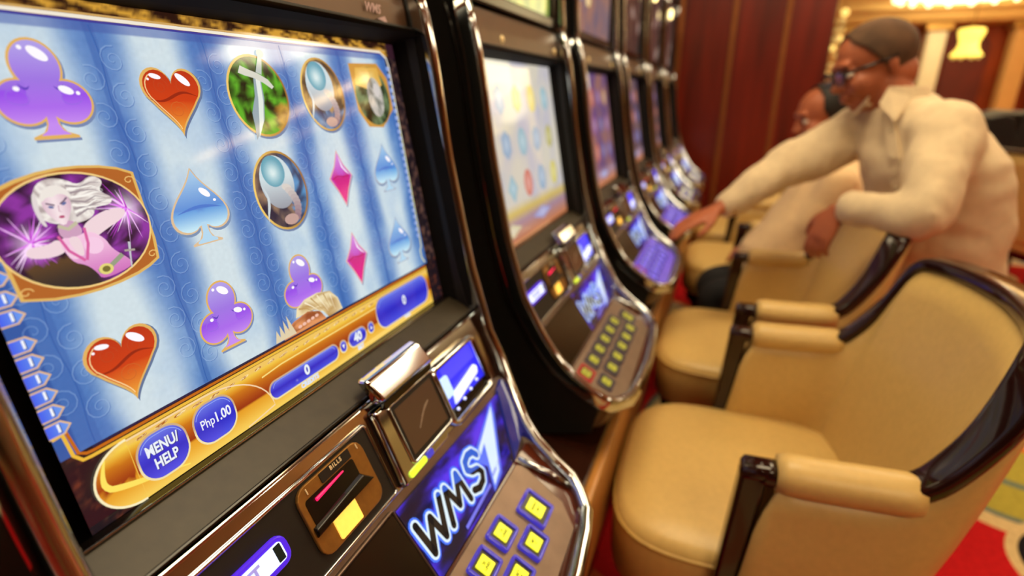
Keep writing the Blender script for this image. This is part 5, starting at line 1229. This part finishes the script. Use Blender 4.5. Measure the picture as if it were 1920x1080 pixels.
# ================================================================== BACKGROUND HALL
YB = 9.0
CREAMC = P('cream_column_stone', (206, 160, 96), .6, noise_s=6, noise_amt=.06); WHITEC = P('white_column_stone', (236, 228, 196), .6, noise_s=6, noise_amt=.05)
ORW = P('orange_veneer', (140, 56, 18), .35, noise_s=3, noise_amt=.2); REDAL = P('red_alcove_paint', (96, 30, 18), .6, noise_s=3, noise_amt=.2)
# cornice
struct(MB().prism([(0, YB - .1, .98), (0, YB - .22, 1.0), (0, YB - .26, 1.06), (0, YB - .26, 1.10), (0, YB - .34, 1.14), (0, YB - .34, 1.22), (0, YB + .3, 1.22), (0, YB + .3, .98)], (8.9, 0, 0)).build('trim_1', P('gilded_cornice', (224, 184, 110), .5, noise_s=5, noise_amt=.08)), 'cream cornice running across the far hall')
struct(MB().box((0, YB + .05, 1.22), (8.9, YB + .25, CEIL)).build('trim_2', CREAMC), 'cream frieze above the cornice')
# back wall of alcoves under the cornice
bw = struct(MB().box((0, YB + .15, FZ), (8.9, YB + .3, .98)).build('wall_back', ORW), 'orange brown back wall of the far hall with red alcoves')
for x0, x1 in ((2.95, 3.42), (4.3, 4.9), (1.75, 2.5)):
    m = MB(); pts = [(x0, YB + .14, -.6), (x1, YB + .14, -.6), (x1, YB + .14, .72)] + [((x0 + x1) / 2 + (x1 - x0) / 2 * math.cos(a), YB + .14, .72 + .16 * math.sin(a)) for a in [math.pi * k / 12 for k in range(1, 12)]] + [(x0, YB + .14, .72)]
    m.prism(pts, (0, -.03, 0)); m.build('alcove_panel', REDAL, bw)
def column(x, y, w_, mat, z0, z1, label, fl=6):
    t = thing('column', label, 'column', (x, y, 0))
    m = MB(); m.box((-w_ / 2, -w_ / 2, z0), (w_ / 2, w_ / 2, z1)); m.build('shaft', mat, t, bevel=.02)
    for k in range(3): MB().box((-w_ / 2 + w_ * (k + .5) / 3 - .012, -w_ / 2 - .012, z0 + .1), (-w_ / 2 + w_ * (k + .5) / 3 + .012, -w_ / 2, z1 - .1)).build('fluting', mat, t)
    MB().box((-w_ / 2 - .04, -w_ / 2 - .04, z1 - .08), (w_ / 2 + .04, w_ / 2 + .04, z1)).build('capital', GILT, t, bevel=.01)
    MB().box((-w_ / 2 - .04, -w_ / 2 - .04, z0), (w_ / 2 + .04, w_ / 2 + .04, z0 + .15)).build('plinth', mat, t, bevel=.01)
    return t
column(2.74, YB - .05, .22, WHITEC, FZ, .98, 'slim white column in the far hall, right of the standing man\'s ear')
column(3.66, YB - .05, .20, CREAMC, FZ, .98, 'cream square column in the far hall at the right edge')
column(4.02, YB - .02, .16, ORW, FZ, .98, 'narrow orange wooden pillar beside the cream square column')
column(1.62, YB - .05, .26, CREAMC, FZ, .98, 'cream column in the gap between the red wall and the standing man')
# drum chandelier
GLOW = P('chandelier_glow', (255, 244, 210), .4, emi=(255, 236, 180), es=3.2)
GLY = P('yellow_shade_glow', (255, 230, 120), .4, emi=(255, 226, 96), es=1.8)
GLS = P('small_bulb_glow', (255, 230, 150), .4, emi=(250, 220, 120), es=1.4)
CRYS = P('crystal_drop', (240, 225, 170), .1, emi=(226, 196, 110), es=.35)
t = thing('chandelier', 'wide bright drum chandelier at the top right of the far hall', 'chandelier', (2.72, 7.9, Z0 + CEIL))
MB().rev([(.03, 0), (.035, -.05), (.015, -.08), (.015, -.30), (.03, -.32)], n=14).build('stem', GILT, t, dz=0, smooth=True)
MB().rev([(.03, -.32), (.70, -.34), (.72, -.40), (.70, -.72), (.45, -.80), (.04, -.84)], n=32).build('shade', GLOW, t, dz=0, smooth=True)
MB().rev([(.70, -.33), (.735, -.33), (.735, -.38), (.70, -.38)], n=32).build('upper_ring', GILT, t, dz=0)
for k in range(20):
    a = 2 * math.pi * k / 20; MB().ball((.71 * math.cos(a), .71 * math.sin(a), -.76), (.035, .035, .05), 8, 6).build('crystal', GLOW, t, dz=0, smooth=True)
ll = bpy.data.lights.new('chandelier_light', 'POINT'); ll.energy = 10; ll.color = (1, .85, .55); ll.shadow_soft_size = .3; lo = bpy.data.objects.new('chandelier_light', ll); COL.objects.link(lo); lo.location = (2.72, 7.9, Z0 + .95)
# pendant lamp with two flared tiers
t = thing('pendant_lamp', 'glowing yellow two-tiered hanging lamp in the far hall', 'lamp', (2.29, 6.1, Z0 + CEIL))
MB().rev([(.03, 0), (.012, -.03), (.006, -.06), (.006, -1.28)], n=10).build('stem', GILT, t, dz=0)
MB().rev([(.02, -1.27), (.09, -1.28), (.10, -1.30), (.09, -1.34), (.072, -1.39)], n=20).build('upper_shade', GLY, t, dz=0, smooth=True)
MB().rev([(.072, -1.39), (.078, -1.44), (.11, -1.485), (.125, -1.505), (.04, -1.51)], n=20).build('lower_shade', GLY, t, dz=0, smooth=True)
for k in range(8):
    a = 2 * math.pi * k / 8; MB().ball((.10 * math.cos(a), .10 * math.sin(a), -1.52), .014, 8, 6).build('crystal', CRYS, t, dz=0, smooth=True)
# crystal string lamps
for i, (x, y, z, n_, lb) in enumerate(((1.30, 7.0, .86, 7, 'string of glowing crystal balls hanging beside the red wall edge'), (1.42, 7.3, .98, 8, 'string of glowing crystal balls just left of the standing man\'s forehead'), (3.30, 6.9, .60, 5, 'string of dim crystal balls below the yellow hanging lamp'))):
    t = thing('crystal_pendant', lb, 'lamp', (x, y, Z0 + CEIL), group='hanging crystal lamps')
    MB().rev([(.02, 0), (.006, -.03), (.006, z - CEIL)], n=8).build('cord', GILT, t, dz=0)
    random.seed(60 + i)
    for k in range(n_):
        MB().ball((random.uniform(-.05, .05), random.uniform(-.03, .03), z - CEIL - .09 * k), random.uniform(.02, .045), 10, 7).build('glass_ball', GLS if k in (0, 3, 4) and i < 2 else CRYS, t, dz=0, smooth=True)
# black gaming terminals
def terminal(x, y, rz, label):
    t = thing('gaming_terminal', label, 'gaming terminal', (x, y, 0), math.radians(rz), group='black gaming terminals')
    MB().box((-.26, -.28, FZ), (.20, .28, -.42)).build('base_cabinet', BLACK, t, bevel=.02)
    MB().prism([(-.26, -.28, -.42), (.28, -.28, -.42), (.26, -.28, -.36), (.02, -.28, -.30), (-.06, -.28, -.02), (-.12, -.28, 0), (-.22, -.28, -.02)], (0, .56, 0)).build('housing', BLACK, t, bevel=.01)
    MB().prism([(.021, -.22, -.285), (-.053, -.22, -.035), (-.048, -.22, -.033), (.026, -.22, -.283)], (0, .44, 0)).build('display', P('dim_blue_display', (30, 36, 110), .2, emi=(30, 32, 110), es=.25), t)
    MB().box((.08, -.18, -.335), (.22, .18, -.325)).build('touch_pad', P('blue_touch_pad', (70, 60, 200), .2, emi=(70, 66, 220), es=.6), t)
    MB().tube([(.27, -.27, -.39), (.27, .27, -.39)], .012, 10).build('chrome_rail', CHROME, t, smooth=True)
    return t
terminal(1.96, 4.25, 20, 'black gaming terminal just behind the standing man\'s back'); terminal(2.55, 5.2, 10, 'black gaming terminal at the right edge beyond the far chairs'); terminal(3.0, 3.4, 185, 'black gaming terminal partly out of frame at the far right')
